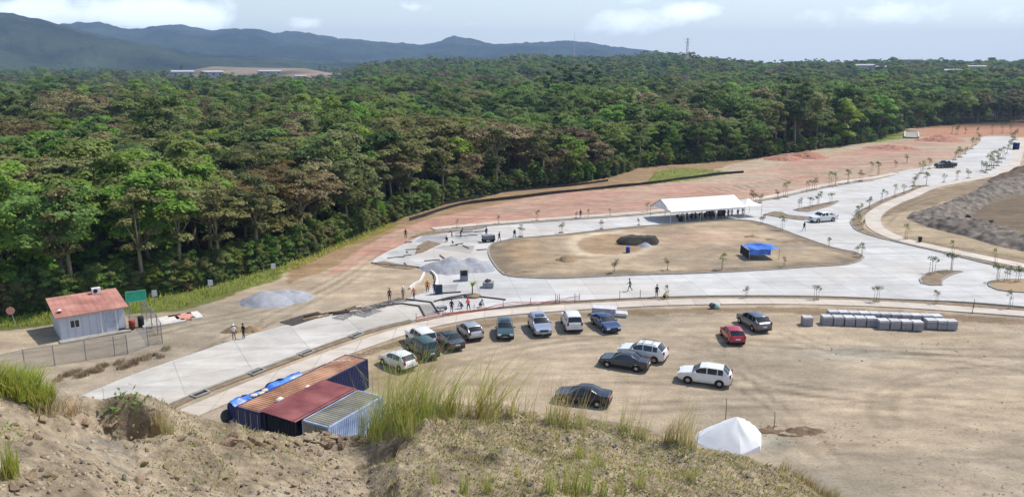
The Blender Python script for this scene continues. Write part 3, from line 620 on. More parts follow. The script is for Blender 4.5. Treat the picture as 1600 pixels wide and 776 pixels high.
# ------------------------------------------------------------------ foreground embankment
CREST = [(-1200, 600), (-300, 598), (-60, 596), (0, 597), (60, 612), (100, 632), (135, 644), (160, 640), (200, 640), (235, 648), (270, 655), (300, 668), (350, 682), (420, 688), (500, 684), (545, 682), (570, 660), (600, 640), (650, 628), (720, 636), (860, 646), (950, 654), (1050, 674), (1100, 690), (1200, 712), (1300, 742), (1360, 776), (1420, 800), (1600, 850), (2600, 950)]
def emb_params(az):
    px = 800+FPX*np.tan(az)*1.03
    py = np.interp(px, [p[0] for p in CREST], [p[1] for p in CREST])
    u = (px-800)/FPX; v = (py-388)/FPX
    dx, dy, dz = u, CP-v*SP, -SP-v*CP
    slope = -dz/np.hypot(dx, dy); rc = 14.2+1.6*np.sin(az*3+1.0)
    return rc, slope*rc
def emb_z(x, y, detail=True):
    az = np.arctan2(x, np.maximum(y, 1e-3)); r = np.hypot(x, y); rc, drop = emb_params(az)
    t = r/rc
    inner = CAM_H-1.75-(drop-1.75)*t-1.05*np.sin(np.pi*np.clip(t, 0, 1))
    outer = CAM_H-drop-(r-rc)*1.25
    z = np.where(t < 1, inner, outer)
    if detail:
        w = sstep(1.15, .95, t)*sstep(.12, .35, t)
        z = z+w*(fbm(x/1.4, y/1.4, 201, 5)*.42+fbm(x/.30, y/.30, 205, 4)*.15+np.maximum(fbm(x/.55, y/.4, 209, 3)-.08, 0)*.45)
        # eroded scarp
        c = Vector((-6.15, 11.25)); e = ((x-c.x)/.80)**2+((y-c.y)/.62)**2
        z = z-.70*np.exp(-e**4)+.22*np.exp(-((x-c.x-.1)/.9)**2-((y-c.y-.85)/.25)**2)-.38*np.exp(-((x-c.x)/.9)**2-((y-c.y+1.1)/.6)**2)
        c2 = Vector((-2.35, 13.0)); e2 = ((x-c2.x)/.55)**2+((y-c2.y)/.3)**2
        z = z-.28*np.exp(-e2**2)
    return np.maximum(z, -1.0)
def build_embankment():
    az = np.radians(np.concatenate([np.linspace(-88, -36, 50), np.linspace(-35.9, 35.9, 560), np.linspace(36, 88, 50)]))
    rr = np.concatenate([np.linspace(.3, 5.5, 20), np.linspace(5.6, 17.5, 250), np.linspace(17.8, 52, 60)])
    A, RR = np.meshgrid(az, rr); x = (RR*np.sin(A)).ravel(); y = (RR*np.cos(A)).ravel(); z = emb_z(x, y)
    idx = np.arange(x.size).reshape(A.shape); F = np.stack([idx[:-1, :-1], idx[:-1, 1:], idx[1:, 1:], idx[1:, :-1]], -1).reshape(-1, 4)[:, ::-1]
    m = bpy.data.materials.new('embankment_earth'); m.use_nodes = True; nt = m.node_tree; N = nt.nodes.new; L = nt.links.new
    b = nt.nodes['Principled BSDF']; b.inputs['Roughness'].default_value = .95; b.inputs['Specular IOR Level'].default_value = .1; tc = N('ShaderNodeTexCoord')
    def noise(s, d=8):
        n = N('ShaderNodeTexNoise'); n.inputs['Scale'].default_value = s; n.inputs['Detail'].default_value = d; n.inputs['Roughness'].default_value = .65; L(tc.outputs['Object'], n.inputs['Vector']); return n.outputs[0]
    def ramp(fac, stops):
        c = N('ShaderNodeValToRGB'); c.color_ramp.elements[0].position = stops[0][0]; c.color_ramp.elements[0].color = (*lin(stops[0][1]), 1)
        c.color_ramp.elements[1].position = stops[-1][0]; c.color_ramp.elements[1].color = (*lin(stops[-1][1]), 1)
        for p, q in stops[1:-1]:
            e = c.color_ramp.elements.new(p); e.color = (*lin(q), 1)
        L(fac, c.inputs[0]); return c.outputs[0]
    base = ramp(noise(.75), [(.28, (108, 97, 82)), (.42, (146, 132, 111)), (.55, (174, 158, 134)), (.68, (140, 131, 117))])
    f2 = noise(7, 10); mr = N('ShaderNodeMapRange'); mr.inputs[1].default_value = .3; mr.inputs[2].default_value = .7; mr.inputs[3].default_value = .50; mr.inputs[4].default_value = 1.22; L(f2, mr.inputs[0])
    vm = N('ShaderNodeVectorMath'); vm.operation = 'SCALE'; L(base, vm.inputs[0]); L(mr.outputs[0], vm.inputs['Scale']); L(vm.outputs[0], b.inputs['Base Color'])
    bp = N('ShaderNodeBump'); bp.inputs['Strength'].default_value = 1; bp.inputs['Distance'].default_value = .06; L(noise(9, 10), bp.inputs['Height']); L(bp.outputs[0], b.inputs['Normal'])
    struct('embankment', mesh('embankment', np.stack([x, y, z], 1), F, [m], True))
build_embankment()

# ------------------------------------------------------------------ foreground stones, grass and weeds
def emb_at(px, py):
    """point of the embankment that the photograph shows at a pixel"""
    u = (px-800)/FPX; v = (py-388)/FPX; d = np.array([u, CP-v*SP, -SP-v*CP])
    t = np.linspace(4, 26, 900); P = d[None]*t[:, None]; z = emb_z(P[:, 0], P[:, 1])
    k = np.argmax(P[:, 2]+CAM_H < z)
    if P[k, 2]+CAM_H >= z[k]:    # over the crest: take the lip
        az = math.atan2(P[0, 0], P[0, 1]); rc, dr = emb_params(np.array([az])); rc = float(rc[0])*.985
        x, y = rc*math.sin(az), rc*math.cos(az); return Vector((x, y, float(emb_z(np.array([x]), np.array([y]))[0])))
    return Vector((P[k, 0], P[k, 1], float(z[k])))
MROCK = M('rock_tan', lin((148, 130, 105)), var=.25, scale=3, bump=.6, bscale=9, rnd=.5); MROCKD = M('rock_dark', lin((92, 86, 80)), var=.3, scale=3, bump=.6, bscale=9, rnd=.5)
def rock_mesh(seed, mat, flat=.7):
    bm = bmesh.new(); bmesh.ops.create_icosphere(bm, subdivisions=2, radius=1); rg = random.Random(seed)
    pl = [(Vector((rg.gauss(0, 1), rg.gauss(0, 1), rg.gauss(0, 1))).normalized(), rg.uniform(.38, .75)) for _ in range(13)]
    for v in bm.verts:
        for n, d in pl:
            e = v.co.dot(n)-d
            if e > 0: v.co -= n*e
        v.co *= rg.uniform(.94, 1.05); v.co.z *= flat
    me = bpy.data.meshes.new('rock'); bm.to_mesh(me); bm.free(); me.materials.append(mat); return me
def build_stones():
    rng = np.random.default_rng(77)
    RM = [rock_mesh(k, MROCK, .55+.08*k) for k in range(5)]; RD = [rock_mesh(40+k, MROCKD, .7) for k in range(3)]
    lip = 'tan broken rock on the lip of the embankment above the shipping containers'; mid = 'loose tan rock lying on the bare earth slope'; dk = 'dark grey stone lying among the gravel on the slope'
    spots = []
    for k in range(30): spots.append((rng.uniform(345, 560), rng.uniform(684, 700), rng.uniform(.07, .17), 0, lip, 'rocks along the embankment lip'))
    for k in range(70): spots.append((rng.uniform(10, 540), rng.uniform(655, 768), .03+.10*rng.random()**2, 0, mid, 'loose rocks on the slope'))
    for k in range(46): spots.append((rng.uniform(380, 1150), rng.uniform(692, 772), rng.uniform(.025, .055), 1, dk, 'dark stones on the slope'))
    for (px, py, s, d, lab, gr) in spots:
        p = emb_at(px, py); m = (RD if d else RM)[rng.integers(3 if d else 5)]
        o = obj('rock', m, loc=p+Vector((0, 0, s*.12)), rot=(rng.normal()*.25, rng.normal()*.25, rng.uniform(0, 6.28)), sc=(s*rng.uniform(.9, 1.5), s, s*rng.uniform(.7, 1)))
        tag(o, lab, 'rock', gr)
    # pebbles, too many to count
    n = 26000; az = rng.uniform(R(-36), R(34), n); r = 7.5+7.7*rng.random(n)**.9; x, y = r*np.sin(az), r*np.cos(az)
    dens = fbm(x/1.3, y/1.3, 301, 4)*2.2+.22+.2*(r < 10)-.08*(x < -4); k = rng.random(n) < np.clip(dens*1.5, .08, 1); x, y = x[k], y[k]; n = len(x); z = emb_z(x, y)
    s = .006+.026*rng.random(n)**3.4
    ico = np.array([(0, 0, 1), (.894, 0, .447), (.276, .851, .447), (-.724, .526, .447), (-.724, -.526, .447), (.276, -.851, .447), (.724, .526, -.447), (-.276, .851, -.447), (-.894, 0, -.447), (-.276, -.851, -.447), (.724, -.526, -.447), (0, 0, -1)])
    fc = np.array([(0,1,2),(0,2,3),(0,3,4),(0,4,5),(0,5,1),(1,6,2),(2,7,3),(3,8,4),(4,9,5),(5,10,1),(2,6,7),(3,7,8),(4,8,9),(5,9,10),(1,10,6)])
    vv = ico[None]*(1+rng.uniform(-.3, .3, (n, 12, 1)))*s[:, None, None]*rng.uniform(.7, 1.3, (n, 1, 3))+np.stack([x, y, z+s*.25], 1)[:, None]
    ff = (fc[None]+np.arange(n)[:, None, None]*12).reshape(-1, 3)
    dark = np.repeat(rng.random(n) < .22, 15).astype(np.int32)
    mp = M('pebble', lin((160, 145, 122)), var=.35, scale=6); md = M('pebble_dark', lin((96, 90, 82)), var=.3, scale=6)
    me = mesh('pebbles', vv.reshape(-1, 3), ff, [mp, md], False, dark)
    o = struct('pebbles', me, 'stuff'); o['label'] = 'scattered pebbles and gravel on the bare slope'; o['category'] = 'gravel'
build_stones()

GR = {'green': leafmat('grass_green', (.34, .43, .06), (.44, .50, .10), rnd=.25, scale=1.5, transl=.5), 'yellow': leafmat('grass_yellow', (.52, .49, .13), (.58, .52, .19), rnd=.25, scale=1.5, transl=.5), 'straw': leafmat('grass_straw', (.56, .45, .23), (.62, .50, .28), rnd=.3, scale=1.5, transl=.4), 'brown': leafmat('grass_brown', (.30, .21, .12), (.36, .26, .15), rnd=.3, scale=1.5, transl=.2), 'fresh': leafmat('weed_green', (.16, .27, .05), (.24, .34, .09), rnd=.3, scale=2, transl=.4)}
def blades(n, h, spread, lean, width, rng, base_r, seg=5):
    """curved tapering blades"""
    a = rng.uniform(0, 6.283, n); br = base_r*np.sqrt(rng.random(n)); ba = rng.uniform(0, 6.283, n)
    bx, by = br*np.cos(ba), br*np.sin(ba); hh = h*rng.uniform(.45, 1.0, n); le = (lean+spread*rng.random(n))*hh
    dx, dy = np.cos(a)*le+lean*hh*.8, np.sin(a)*le
    wv = np.stack([-np.sin(a+.6), np.cos(a+.6)], 1)*(width*rng.uniform(.6, 1.2, n))[:, None]
    V0 = []
    for k in range(seg):
        t = k/(seg-1); c = t**1.9; w = (1-t**2.2)*.5+.02
        x, y, z = bx+dx*c, by+dy*c, hh*(t-.22*c*np.clip(le/hh, 0, 1.2))
        V0.append(np.stack([x-wv[:, 0]*w, y-wv[:, 1]*w, z], 1)); V0.append(np.stack([x+wv[:, 0]*w, y+wv[:, 1]*w, z], 1))
    P = np.stack(V0, 1); base = np.arange(n)[:, None, None]*2*seg
    f = np.array([(2*k, 2*k+1, 2*k+3, 2*k+2) for k in range(seg-1)])
    return P.reshape(-1, 3), (f[None]+base).reshape(-1, 4)
def tuft(name, mix, seed):
    rng = np.random.default_rng(seed); VV = []; FF = []; MI = []; n0 = 0; ms = []
    for k, (m, n, h, sp, le, w, br) in enumerate(mix):
        v, f = blades(n, h, sp, le, w, rng, br); VV.append(v); FF.append(f+n0); MI += [k]*len(f); n0 += len(v); ms.append(GR[m])
    return mesh(name, np.concatenate(VV), np.concatenate(FF), ms, False, MI)
def build_grass():
    rng = np.random.default_rng(3)
    def put(px, py, mix, label, cat='grass', group=None, nm='grass_tuft', sc=1.0):
        p = emb_at(px, py); me = tuft(nm, mix, int(px*7+py)); o = obj(nm, me, loc=p-Vector((0, 0, .03)), rot=(0, 0, rng.uniform(-.3, .3)), sc=sc); tag(o, label, cat, group); return o
    big = 'tall dense bright green grass clump overhanging the end of the containers'
    for (px, py, h) in ((580, 670, 1.4), (606, 662, 2.0), (636, 656, 1.95), (664, 650, 1.65), (598, 680, .9), (632, 672, .95), (690, 650, 1.2)):
        put(px, py, [('green', 62, h, .6, .14, .009, .30), ('yellow', 44, h*.95, .55, .2, .008, .30), ('fresh', 50, h*.45, .9, .1, .012, .28), ('straw', 10, h*1.15, .4, .22, .007, .2)], big, group='grass clump beside the containers')
    for (px, py, h) in ((10, 612, .62), (38, 618, .70), (62, 628, .5), (-25, 606, .65)):
        put(px, py, [('green', 330, h*.8, .6, .12, .014, .20), ('yellow', 160, h*.75, .7, .1, .013, .2)], 'bright yellow green grass clump on the lip below the wire fence', group='bright clump below the wire fence')
    for (px, py) in ((85, 640), (108, 646), (65, 640)):
        put(px, py, [('straw', 70, .35, .7, .2, .008, .16), ('brown', 50, .28, .8, .2, .01, .16)], 'short dry straw tuft beside the bright green clump', group='dry tufts beside the bright clump')
    for (px, py, h, n) in ((735, 650, 1.5, 40), (752, 655, 2.1, 56), (775, 652, 1.7, 34), (800, 650, 1.5, 30), (716, 645, 1.2, 26), (822, 652, 1.3, 20)):
        put(px, py, [('yellow', n//3, h, .30, .34, .013, .09), ('straw', n//5, h*1.05, .35, .26, .009, .16), ('brown', n//3, h*.35, .5, .1, .011, .16), ('green', n//6, h*.8, .3, .24, .012, .1)], 'tall yellow grass with arching blades in front of the open lot', group='arching yellow grass on the lip')
    for (px, py, h) in ((748, 652, 2.2), (765, 655, 1.9), (700, 652, 1.7)):
        put(px, py, [('yellow', 11, h, .25, .42, .026, .08), ('green', 6, h*.85, .3, .40, .024, .08)], 'broad arching yellow green blades leaning over the lot', group='broad arching blades on the lip')
    for (px, py, h) in ((862, 660, 1.4), (880, 664, 1.25), (905, 668, 1.0), (975, 676, 1.0), (1000, 684, .8)):
        put(px, py, [('straw', 22, h, .25, .08, .009, .12), ('yellow', 16, h*.8, .35, .08, .009, .14), ('fresh', 25, h*.35, .7, .1, .014, .16)], 'thin straw coloured grass stems before the black sedan', group='thin straw stems before the black sedan')
    for k in range(18):
        px = rng.uniform(575, 1085); py = np.interp(px, [575, 650, 720, 860, 950, 1085], [672, 640, 648, 660, 668, 694])+rng.uniform(0, 26)
        put(px, py, [('straw', 5, rng.uniform(.6, 1.5), .2, .12, .008, .10), ('yellow', 4, rng.uniform(.4, .9), .3, .12, .009, .10), ('fresh', 12, .2, .8, .1, .012, .14)], 'sparse lone straw stalks dotted along the grassy lip', group='lone stalks on the lip')
    for (px, py, h) in ((1062, 690, 1.1), (1072, 694, 1.35), (1050, 690, 1.0), (1040, 690, .8), (1082, 700, .75)):
        put(px, py, [('straw', 17, h, .28, .14, .010, .09), ('yellow', 12, h*.9, .3, .14, .010, .09), ('brown', 6, h*.6, .3, .1, .01, .08)], 'upright yellow straw tuft at the lip beside the white tarp tent', group='straw tufts beside the white tent')
    for (px, py, h) in ((252, 672, .55), (246, 676, .45), (262, 676, .4)):
        put(px, py, [('straw', 40, h, .4, .1, .008, .09), ('yellow', 24, h*.9, .45, .1, .008, .08)], 'dry straw tuft beside the eroded hollow', group='dry tufts beside the hollow')
    put(258, 668, [('straw', 5, .95, .1, .05, .006, .03)], 'few tall thin stems rising from the dry tuft by the hollow')
    for (px, py, h) in ((14, 742, .55), (24, 745, .45), (4, 748, .35)):
        put(px, py, [('green', 26, h, .12, .03, .012, .05), ('yellow', 20, h*.6, .4, .1, .01, .08)], 'stiff upright green shoots on the bare slope', group='upright green shoots')
    put(1560, 800, [('green', 30, .55, .3, .1, .014, .08)], 'fresh green blade tuft at the lower right of the slope')
    # tall green stems in the near foreground
    for (px, py, h) in ((885, 772, 1.0), (900, 775, 1.15), (918, 770, .9), (940, 775, .75), (760, 770, .6), (725, 772, .6), (968, 772, .7), (1000, 762, .6), (860, 770, .7), (935, 730, .6), (905, 715, .6), (1080, 750, .4), (810, 745, .4), (680, 755, .4)):
        put(px, py, [('green', 16, h, .25, .06, .009, .07), ('yellow', 12, h*.9, .4, .08, .008, .10), ('fresh', 12, h*.4, .6, .1, .012, .10), ('straw', 4, h*.9, .3, .1, .006, .06)], 'slender green grass stems rising from the near slope', group='slender stems on the near slope')
    for (px, py) in ((1245, 738), (1262, 746), (1290, 752), (1305, 760), (1225, 735), (1272, 738)):
        put(px, py, [('straw', 34, .38, .45, .15, .008, .10), ('brown', 34, .30, .5, .15, .009, .12), ('yellow', 10, .3, .5, .1, .009, .1)], 'rusty dry grass tuft on the descending edge of the embankment', group='rusty tufts on the descending edge')
    for (px, py, k) in ((178, 646, 0), (206, 642, 2)):
        v = []; p = emb_at(px, py); n = 38; c = rng.normal(size=(n, 3))*np.array([.14, .12, .09])+np.array([0, 0, .14]); lv, lf = leaf_quads(c, rng.normal(size=(n, 3))+np.array([0, 0, .8]), rng.uniform(.025, .06, n), rng, aspect=.5)
        o = obj('weed', mesh('weed', lv, lf, [GR['fresh']]), loc=p); tag(o, 'small leafy green weed growing at the rim of the eroded hollow', 'weed', 'weeds at the hollow')
    # ground cover of short dry grass and weeds: nobody could count it
    n = 110000; az = rng.uniform(R(-36), R(33), n); r = 7.4+8.2*rng.random(n)**.8; x, y = r*np.sin(az), r*np.cos(az); rc, _ = emb_params(az)
    px = 800+FPX*np.tan(az)*1.03
    d = fbm(x/.9, y/.9, 401, 4)*1.7+.12+.42*sstep(560, 700, px)+.25*sstep(800, 950, px)-.06*(px < 520)-.05*(r < 9)+.3*(r > 12)*(px > 560)
    k = (rng.random(n) < np.clip(d, .012, .95)) & (r < rc*1.03); x, y, px = x[k], y[k], px[k]; n = len(x); z = emb_z(x, y); VV = []; FF = []; MI = []; n0 = 0
    mats = ['straw', 'brown', 'yellow', 'fresh', 'green']; pick = rng.choice(5, n, p=[.36, .20, .20, .15, .09])
    for m in range(5):
        s = pick == m; c = int(s.sum()); v, f = blades(c, 1.0, .9, .25, .01, rng, 0.0, 3)
        v = v.reshape(c, -1, 3); q = rng.uniform(.035, .13 if m != 3 else .09, c)
        v = v*np.stack([q, q, q], 1)[:, None]*np.array([1, 1, 1]); wd_ = rng.uniform(.6, 1, c)
        cen = v[:, :2].mean(1, keepdims=True)
        side = v[:, 1::2]-v[:, 0::2]; ln = np.linalg.norm(side, axis=2, keepdims=True)+1e-9; want = np.array([.006 if m != 3 else .013])*np.array([1, .8, .15])[None, :, None]
        midp = (v[:, 1::2]+v[:, 0::2])/2; u_ = side/ln; v = np.stack([midp-u_*want, midp+u_*want], 2).reshape(c, -1, 3)
        v = v+np.stack([x[s], y[s], z[s]-.005], 1)[:, None]
        VV.append(v.reshape(-1, 3)); FF.append(f+n0); MI += [m]*len(f); n0 += v.shape[0]*v.shape[1]
    o = struct('ground_cover', mesh('ground_cover', np.concatenate(VV), np.concatenate(FF), [GR[m] for m in mats], False, MI), 'stuff'); o['label'] = 'short dry grass and weeds covering the slope'; o['category'] = 'grass'
build_grass()

# ------------------------------------------------------------------ vehicles
MGLASS = M('car_glass', (.012, .015, .018), rough=.08, var=.1, spec=.6, coat=.3)
MTYRE = M('tyre_rubber', (.018, .018, .018), rough=.9); MRIM = M('rim_metal', (.42, .42, .44), rough=.35, metal=.7, var=.05); MTRIM = M('black_trim', (.02, .02, .022), rough=.6)
MLAMP = M('lamp_glass', (.75, .77, .8), rough=.1, coat=.5, var=.03); MTAIL = M('tail_lamp', (.30, .012, .012), rough=.15, coat=.5, var=.1); MPLATE = M('number_plate', (.62, .62, .60), rough=.5, var=.05)
def paint(nm, c, metal=.15): return M('paint_'+nm, c, rough=.32, var=.06, scale=1.5, metal=metal, coat=.7, spec=.5)
PAINT = {'white': paint('white', (.72, .72, .71), 0), 'black': paint('black', (.010, .011, .014)), 'charcoal': paint('charcoal', (.045, .048, .055), .3), 'grey': paint('grey', (.13, .14, .16), .4), 'silver': paint('silver', (.42, .44, .47), .45), 'silverblue': paint('silverblue', (.34, .38, .48), .45), 'blue': paint('blue', (.025, .06, .16), .35), 'red': paint('red', (.42, .012, .03), .1), 'teal': paint('teal', (.05, .10, .10), .35), 'green': paint('green', (.02, .06, .04), .2), 'maroon': paint('maroon', (.10, .02, .03), .2)}
# profile: (x from the nose, top height); belt: window sill height
KIND = {
 'sedan': dict(L=4.55, W=1.78, belt=.92, hood=(0, .55), prof=[(0, .58), (.06, .70), (.3, .80), (1.20, .94), (1.98, 1.38), (2.5, 1.45), (3.05, 1.42), (3.78, 1.05), (4.40, 1.02), (4.50, .92), (4.55, .70)], ws=(1.27, 1.96), rw=(3.08, 3.74), win=[(1.55, 2.42), (2.50, 3.35)], wheels=(.86, 3.56), wr=.31),
 'hatch': dict(L=3.95, W=1.72, belt=.96, prof=[(0, .60), (.06, .74), (.3, .86), (1.0, 1.0), (1.72, 1.44), (2.3, 1.52), (3.35, 1.46), (3.82, 1.02), (3.92, .90), (3.95, .70)], ws=(1.06, 1.70), rw=(3.38, 3.80), win=[(1.38, 2.22), (2.30, 3.20)], wheels=(.76, 3.20), wr=.30),
 'suv': dict(L=4.50, W=1.84, belt=1.06, prof=[(0, .70), (.06, .88), (.3, .98), (1.15, 1.12), (1.85, 1.60), (2.4, 1.68), (3.75, 1.64), (4.30, 1.16), (4.44, 1.06), (4.50, .80)], ws=(1.21, 1.83), rw=(3.78, 4.27), win=[(1.52, 2.42), (2.50, 3.30), (3.37, 3.80)], wheels=(.90, 3.55), wr=.35),
 'boxsuv': dict(L=4.45, W=1.82, belt=1.10, prof=[(0, .74), (.05, .95), (.25, 1.04), (1.25, 1.14), (1.75, 1.70), (2.2, 1.77), (4.15, 1.76), (4.38, 1.15), (4.43, 1.05), (4.45, .80)], ws=(1.30, 1.73), rw=(4.17, 4.36), win=[(1.50, 2.35), (2.43, 3.25), (3.32, 4.02)], wheels=(.88, 3.55), wr=.36),
 'pickup': dict(L=5.25, W=1.86, belt=1.10, prof=[(0, .78), (.05, .98), (.3, 1.06), (1.35, 1.15), (1.95, 1.66), (2.4, 1.75), (3.15, 1.72), (3.42, 1.18), (3.50, 1.16), (5.18, 1.14), (5.25, .95)], ws=(1.41, 1.93), rw=(3.17, 3.40), win=[(1.68, 2.42), (2.50, 3.10)], wheels=(.95, 4.10), wr=.38, bed=(3.6, 5.1)),
}
CARM = {}
def car_meshes(kind):
    if kind in CARM: return CARM[kind]
    K = KIND[kind]; L, W, belt, wr = K['L'], K['W'], K['belt'], K['wr']; hw0 = W/2; xs = set(np.round(np.arange(0, L+.001, .14), 3).tolist()+[0.0, .03, L, L-.03])
    for p in K['prof']: xs.add(round(p[0], 3))
    for a, b in [K['ws'], K['rw']]+K['win']: xs |= {a, b}
    ra = wr+.07
    for wx in K['wheels']:
        for k in range(9): xs.add(round(wx+ra*math.cos(math.pi*k/8), 3))
    xs = sorted(x for x in xs if 0 <= x <= L); px_ = [p[0] for p in K['prof']]; pz_ = [p[1] for p in K['prof']]; H = max(pz_)
    P = []
    for x in xs:
        zt = float(np.interp(x, px_, pz_)); e = min(x, L-x); hw = hw0*(1-.13*max(0, 1-e/.55)**2)
        zb = .24+max(0, .12*(1-e/.5)); 
        for wx in K['wheels']:
            if abs(x-wx) < ra: zb = max(zb, .30+math.sqrt(max(0, ra*ra-(x-wx)**2))*.98)
        bl = min(belt, zt-.03); tt = max(0, min(1, (zt-belt)/(H-belt))); wt = hw*(.93-.17*tt); ht = zt-bl
        mid = max(.55, zb+.06); mid = min(mid, bl-.03); zb2 = min(zb+.10, mid-.02) if zb < .4 else zb+.02
        half = [(0, zb), (hw*.86, zb), (hw*.97, zb2), (hw, mid), (hw*.985, bl-.02), (hw*.96+(wt-hw*.96)*.08, bl+ht*.08), (wt+(hw*.96-wt)*.12, bl+ht*.86), (wt*.97, zt-.045*min(1, ht*4)), (wt*.86, zt-.008), (0, zt+.012)]
        P.append(half)
    n = len(P[0]); parts = {}
    def add(part, quad):
        d = parts.setdefault(part, ([], [])); b = len(d[0]); d[0].extend(quad); d[1].append(tuple(range(b, b+len(quad))))
    def pt(i, k, s, out=0.0):
        y, z = P[i][k]; return (L/2-xs[i], s*(y+out), z)
    for i in range(len(xs)-1):
        xm = (xs[i]+xs[i+1])/2
        for k in range(n-1):
            part = 'body'
            if k == 5:
                for q, (a, b) in enumerate(K['win']):
                    if a < xm < b: part = 'side_window%d' % q
            if k in (7, 8):
                if K['ws'][0] < xm < K['ws'][1]: part = 'windscreen'
                if K['rw'][0] < xm < K['rw'][1]: part = 'rear_window'
                if 'bed' in K and K['bed'][0] < xm < K['bed'][1] and k == 8: part = 'cargo_bed'
            for s in (1, -1):
                p4 = [pt(i, k, s), pt(i+1, k, s), pt(i+1, k+1, s), pt(i, k+1, s)]
                if s < 0: p4 = p4[::-1]
                nm = part+('L' if s > 0 else 'R') if part.startswith('side_window') else part
                add(nm, p4[::-1])
    for i, r_ in ((0, 1), (len(xs)-1, -1)):
        for k in range(n-1):
            for s in (1, -1): add('body', [pt(i, k, s), pt(i, k+1, s), (L/2-xs[i], 0, P[i][k+1][1]), (L/2-xs[i], 0, P[i][k][1])])
    out = {}
    for nm, (v, f) in parts.items():
        bm = bmesh.new(); vs_ = [bm.verts.new(p) for p in v]
        for q in f:
            try: bm.faces.new([vs_[j] for j in q])
            except ValueError: pass
        bmesh.ops.remove_doubles(bm, verts=bm.verts, dist=.002); bmesh.ops.dissolve_degenerate(bm, dist=.001, edges=bm.edges); bmesh.ops.recalc_face_normals(bm, faces=bm.faces)
        for q in bm.faces: q.smooth = True
        me = bpy.data.meshes.new(nm); bm.to_mesh(me); bm.free(); 
        me.materials.append(MGLASS if 'window' in nm or nm == 'windscreen' else MTRIM if nm == 'cargo_bed' else None)
        me.set_sharp_from_angle(angle=R(38)); out[nm] = me
    w = MB(); w.lathe([(wr*.55, -.10), (wr*.92, -.11), (wr, -.07), (wr, .07), (wr*.92, .11), (wr*.55, .10)], 18, 'y'); out['wheel'] = w.mesh('wheel', MTYRE)
    w = MB(); w.lathe([(wr*.66, -.085), (wr*.64, .085), (wr*.5, .10), (wr*.16, .112)], 10, 'y')
    out['rim'] = w.mesh('rim', MRIM)
    zf = float(np.interp(.03, px_, pz_)); zl = max(zf-.10, .55)
    m = MB(); m.box((0, 0, 0), (.16, .36, .13)); out['headlight'] = m.mesh('headlight', MLAMP)
    m = MB(); m.box((0, 0, 0), (.14, .20, .30 if kind != 'sedan' else .16)); out['tail_light'] = m.mesh('tail_light', MTAIL)
    m = MB(); m.box((0, 0, 0), (.03, .46, .13)); out['number_plate'] = m.mesh('number_plate', MPLATE)
    m = MB(); m.box((0, 0, 0), (.12, .2, .13), taper=.8); out['mirror'] = m.mesh('mirror', None) if False else mesh('mirror', m.v, m.f, [None])
    m = MB(); m.box((0, 0, 0), (.05, .85, .17)); out['grille'] = m.mesh('grille', MTRIM)
    m = MB(); m.box((0, 0, 0), (.10, W*.84, .14)); out['bumper'] = m.mesh('bumper', MTRIM)
    CARM[kind] = out; return out
def place_car(px, py, kind, col, head, label, cat='car', group='vehicles parked on the site', nm='parked_car', roof=None, rails=False, loc=None, sc=1.0):
    ms = car_meshes(kind); K = KIND[kind]; L, W = K['L'], K['W']; p = loc or V(px, py); c = thing(nm, label, cat, (p.x, p.y, .03), R(head), group); c.scale = (sc, sc, sc); pm = PAINT[col]
    def part(n, me, mat=None, loc=None, rot=None):
        o = obj(n, me, c, loc, rot)
        if mat: o.material_slots[0].link = 'OBJECT'; o.material_slots[0].material = mat
        return o
    body = part('body', ms['body'], pm)
    for n, me in ms.items():
        if n.startswith('side_window'): part('side_window', me)
    part('windscreen', ms['windscreen']); part('rear_window', ms['rear_window'])
    if 'cargo_bed' in ms: part('cargo_bed', ms['cargo_bed'])
    for wx in K['wheels']:
        for s in (1, -1):
            w = part('wheel', ms['wheel'], None, (L/2-wx, s*(W/2-.09), K['wr']), (0, 0, 0 if s > 0 else math.pi)); obj('rim', ms['rim'], w)
    zf = float(np.interp(.10, [q[0] for q in K['prof']], [q[1] for q in K['prof']])); zr = K['prof'][-3][1]
    for s in (1, -1):
        part('headlight', ms['headlight'], None, (L/2-.075, s*(W*.34), zf-.10)); part('tail_light', ms['tail_light'], None, (-L/2+.075, s*(W*.395), zr-.12))
        part('mirror', ms['mirror'], pm, (L/2-K['ws'][0]-.32, s*(W/2+.08), K['belt']+.05))
    part('number_plate', ms['number_plate'], None, (-L/2-.012, 0, .72)); part('number_plate', ms['number_plate'], None, (L/2+.012, 0, .45))
    part('grille', ms['grille'], None, (L/2+.002, 0, zf-.17)); part('bumper', ms['bumper'], None, (L/2-.02, 0, .38)); part('bumper', ms['bumper'], None, (-L/2+.02, 0, .40))
    H = max(q[1] for q in K['prof'])
    if rails:
        for s in (1, -1):
            m = MB(); m.tube([(L/2-1.95, s*W*.33, H-.03), (L/2-2.2, s*W*.34, H+.05), (L/2-3.4, s*W*.34, H+.04), (L/2-3.6, s*W*.33, H-.05)], .022, 6); m.build('roof_rail', MTRIM, c)
        for xx in (2.35, 3.2):
            m = MB(); m.tube([(L/2-xx, -W*.34, H+.05), (L/2-xx, W*.34, H+.05)], .02, 6); m.build('roof_bar', MTRIM, c)
    if roof == 'sun':
        m = MB(); m.box((L/2-2.35, 0, H+.012), (.75, .95, .012)); m.build('sunroof', MGLASS, c)
    return c
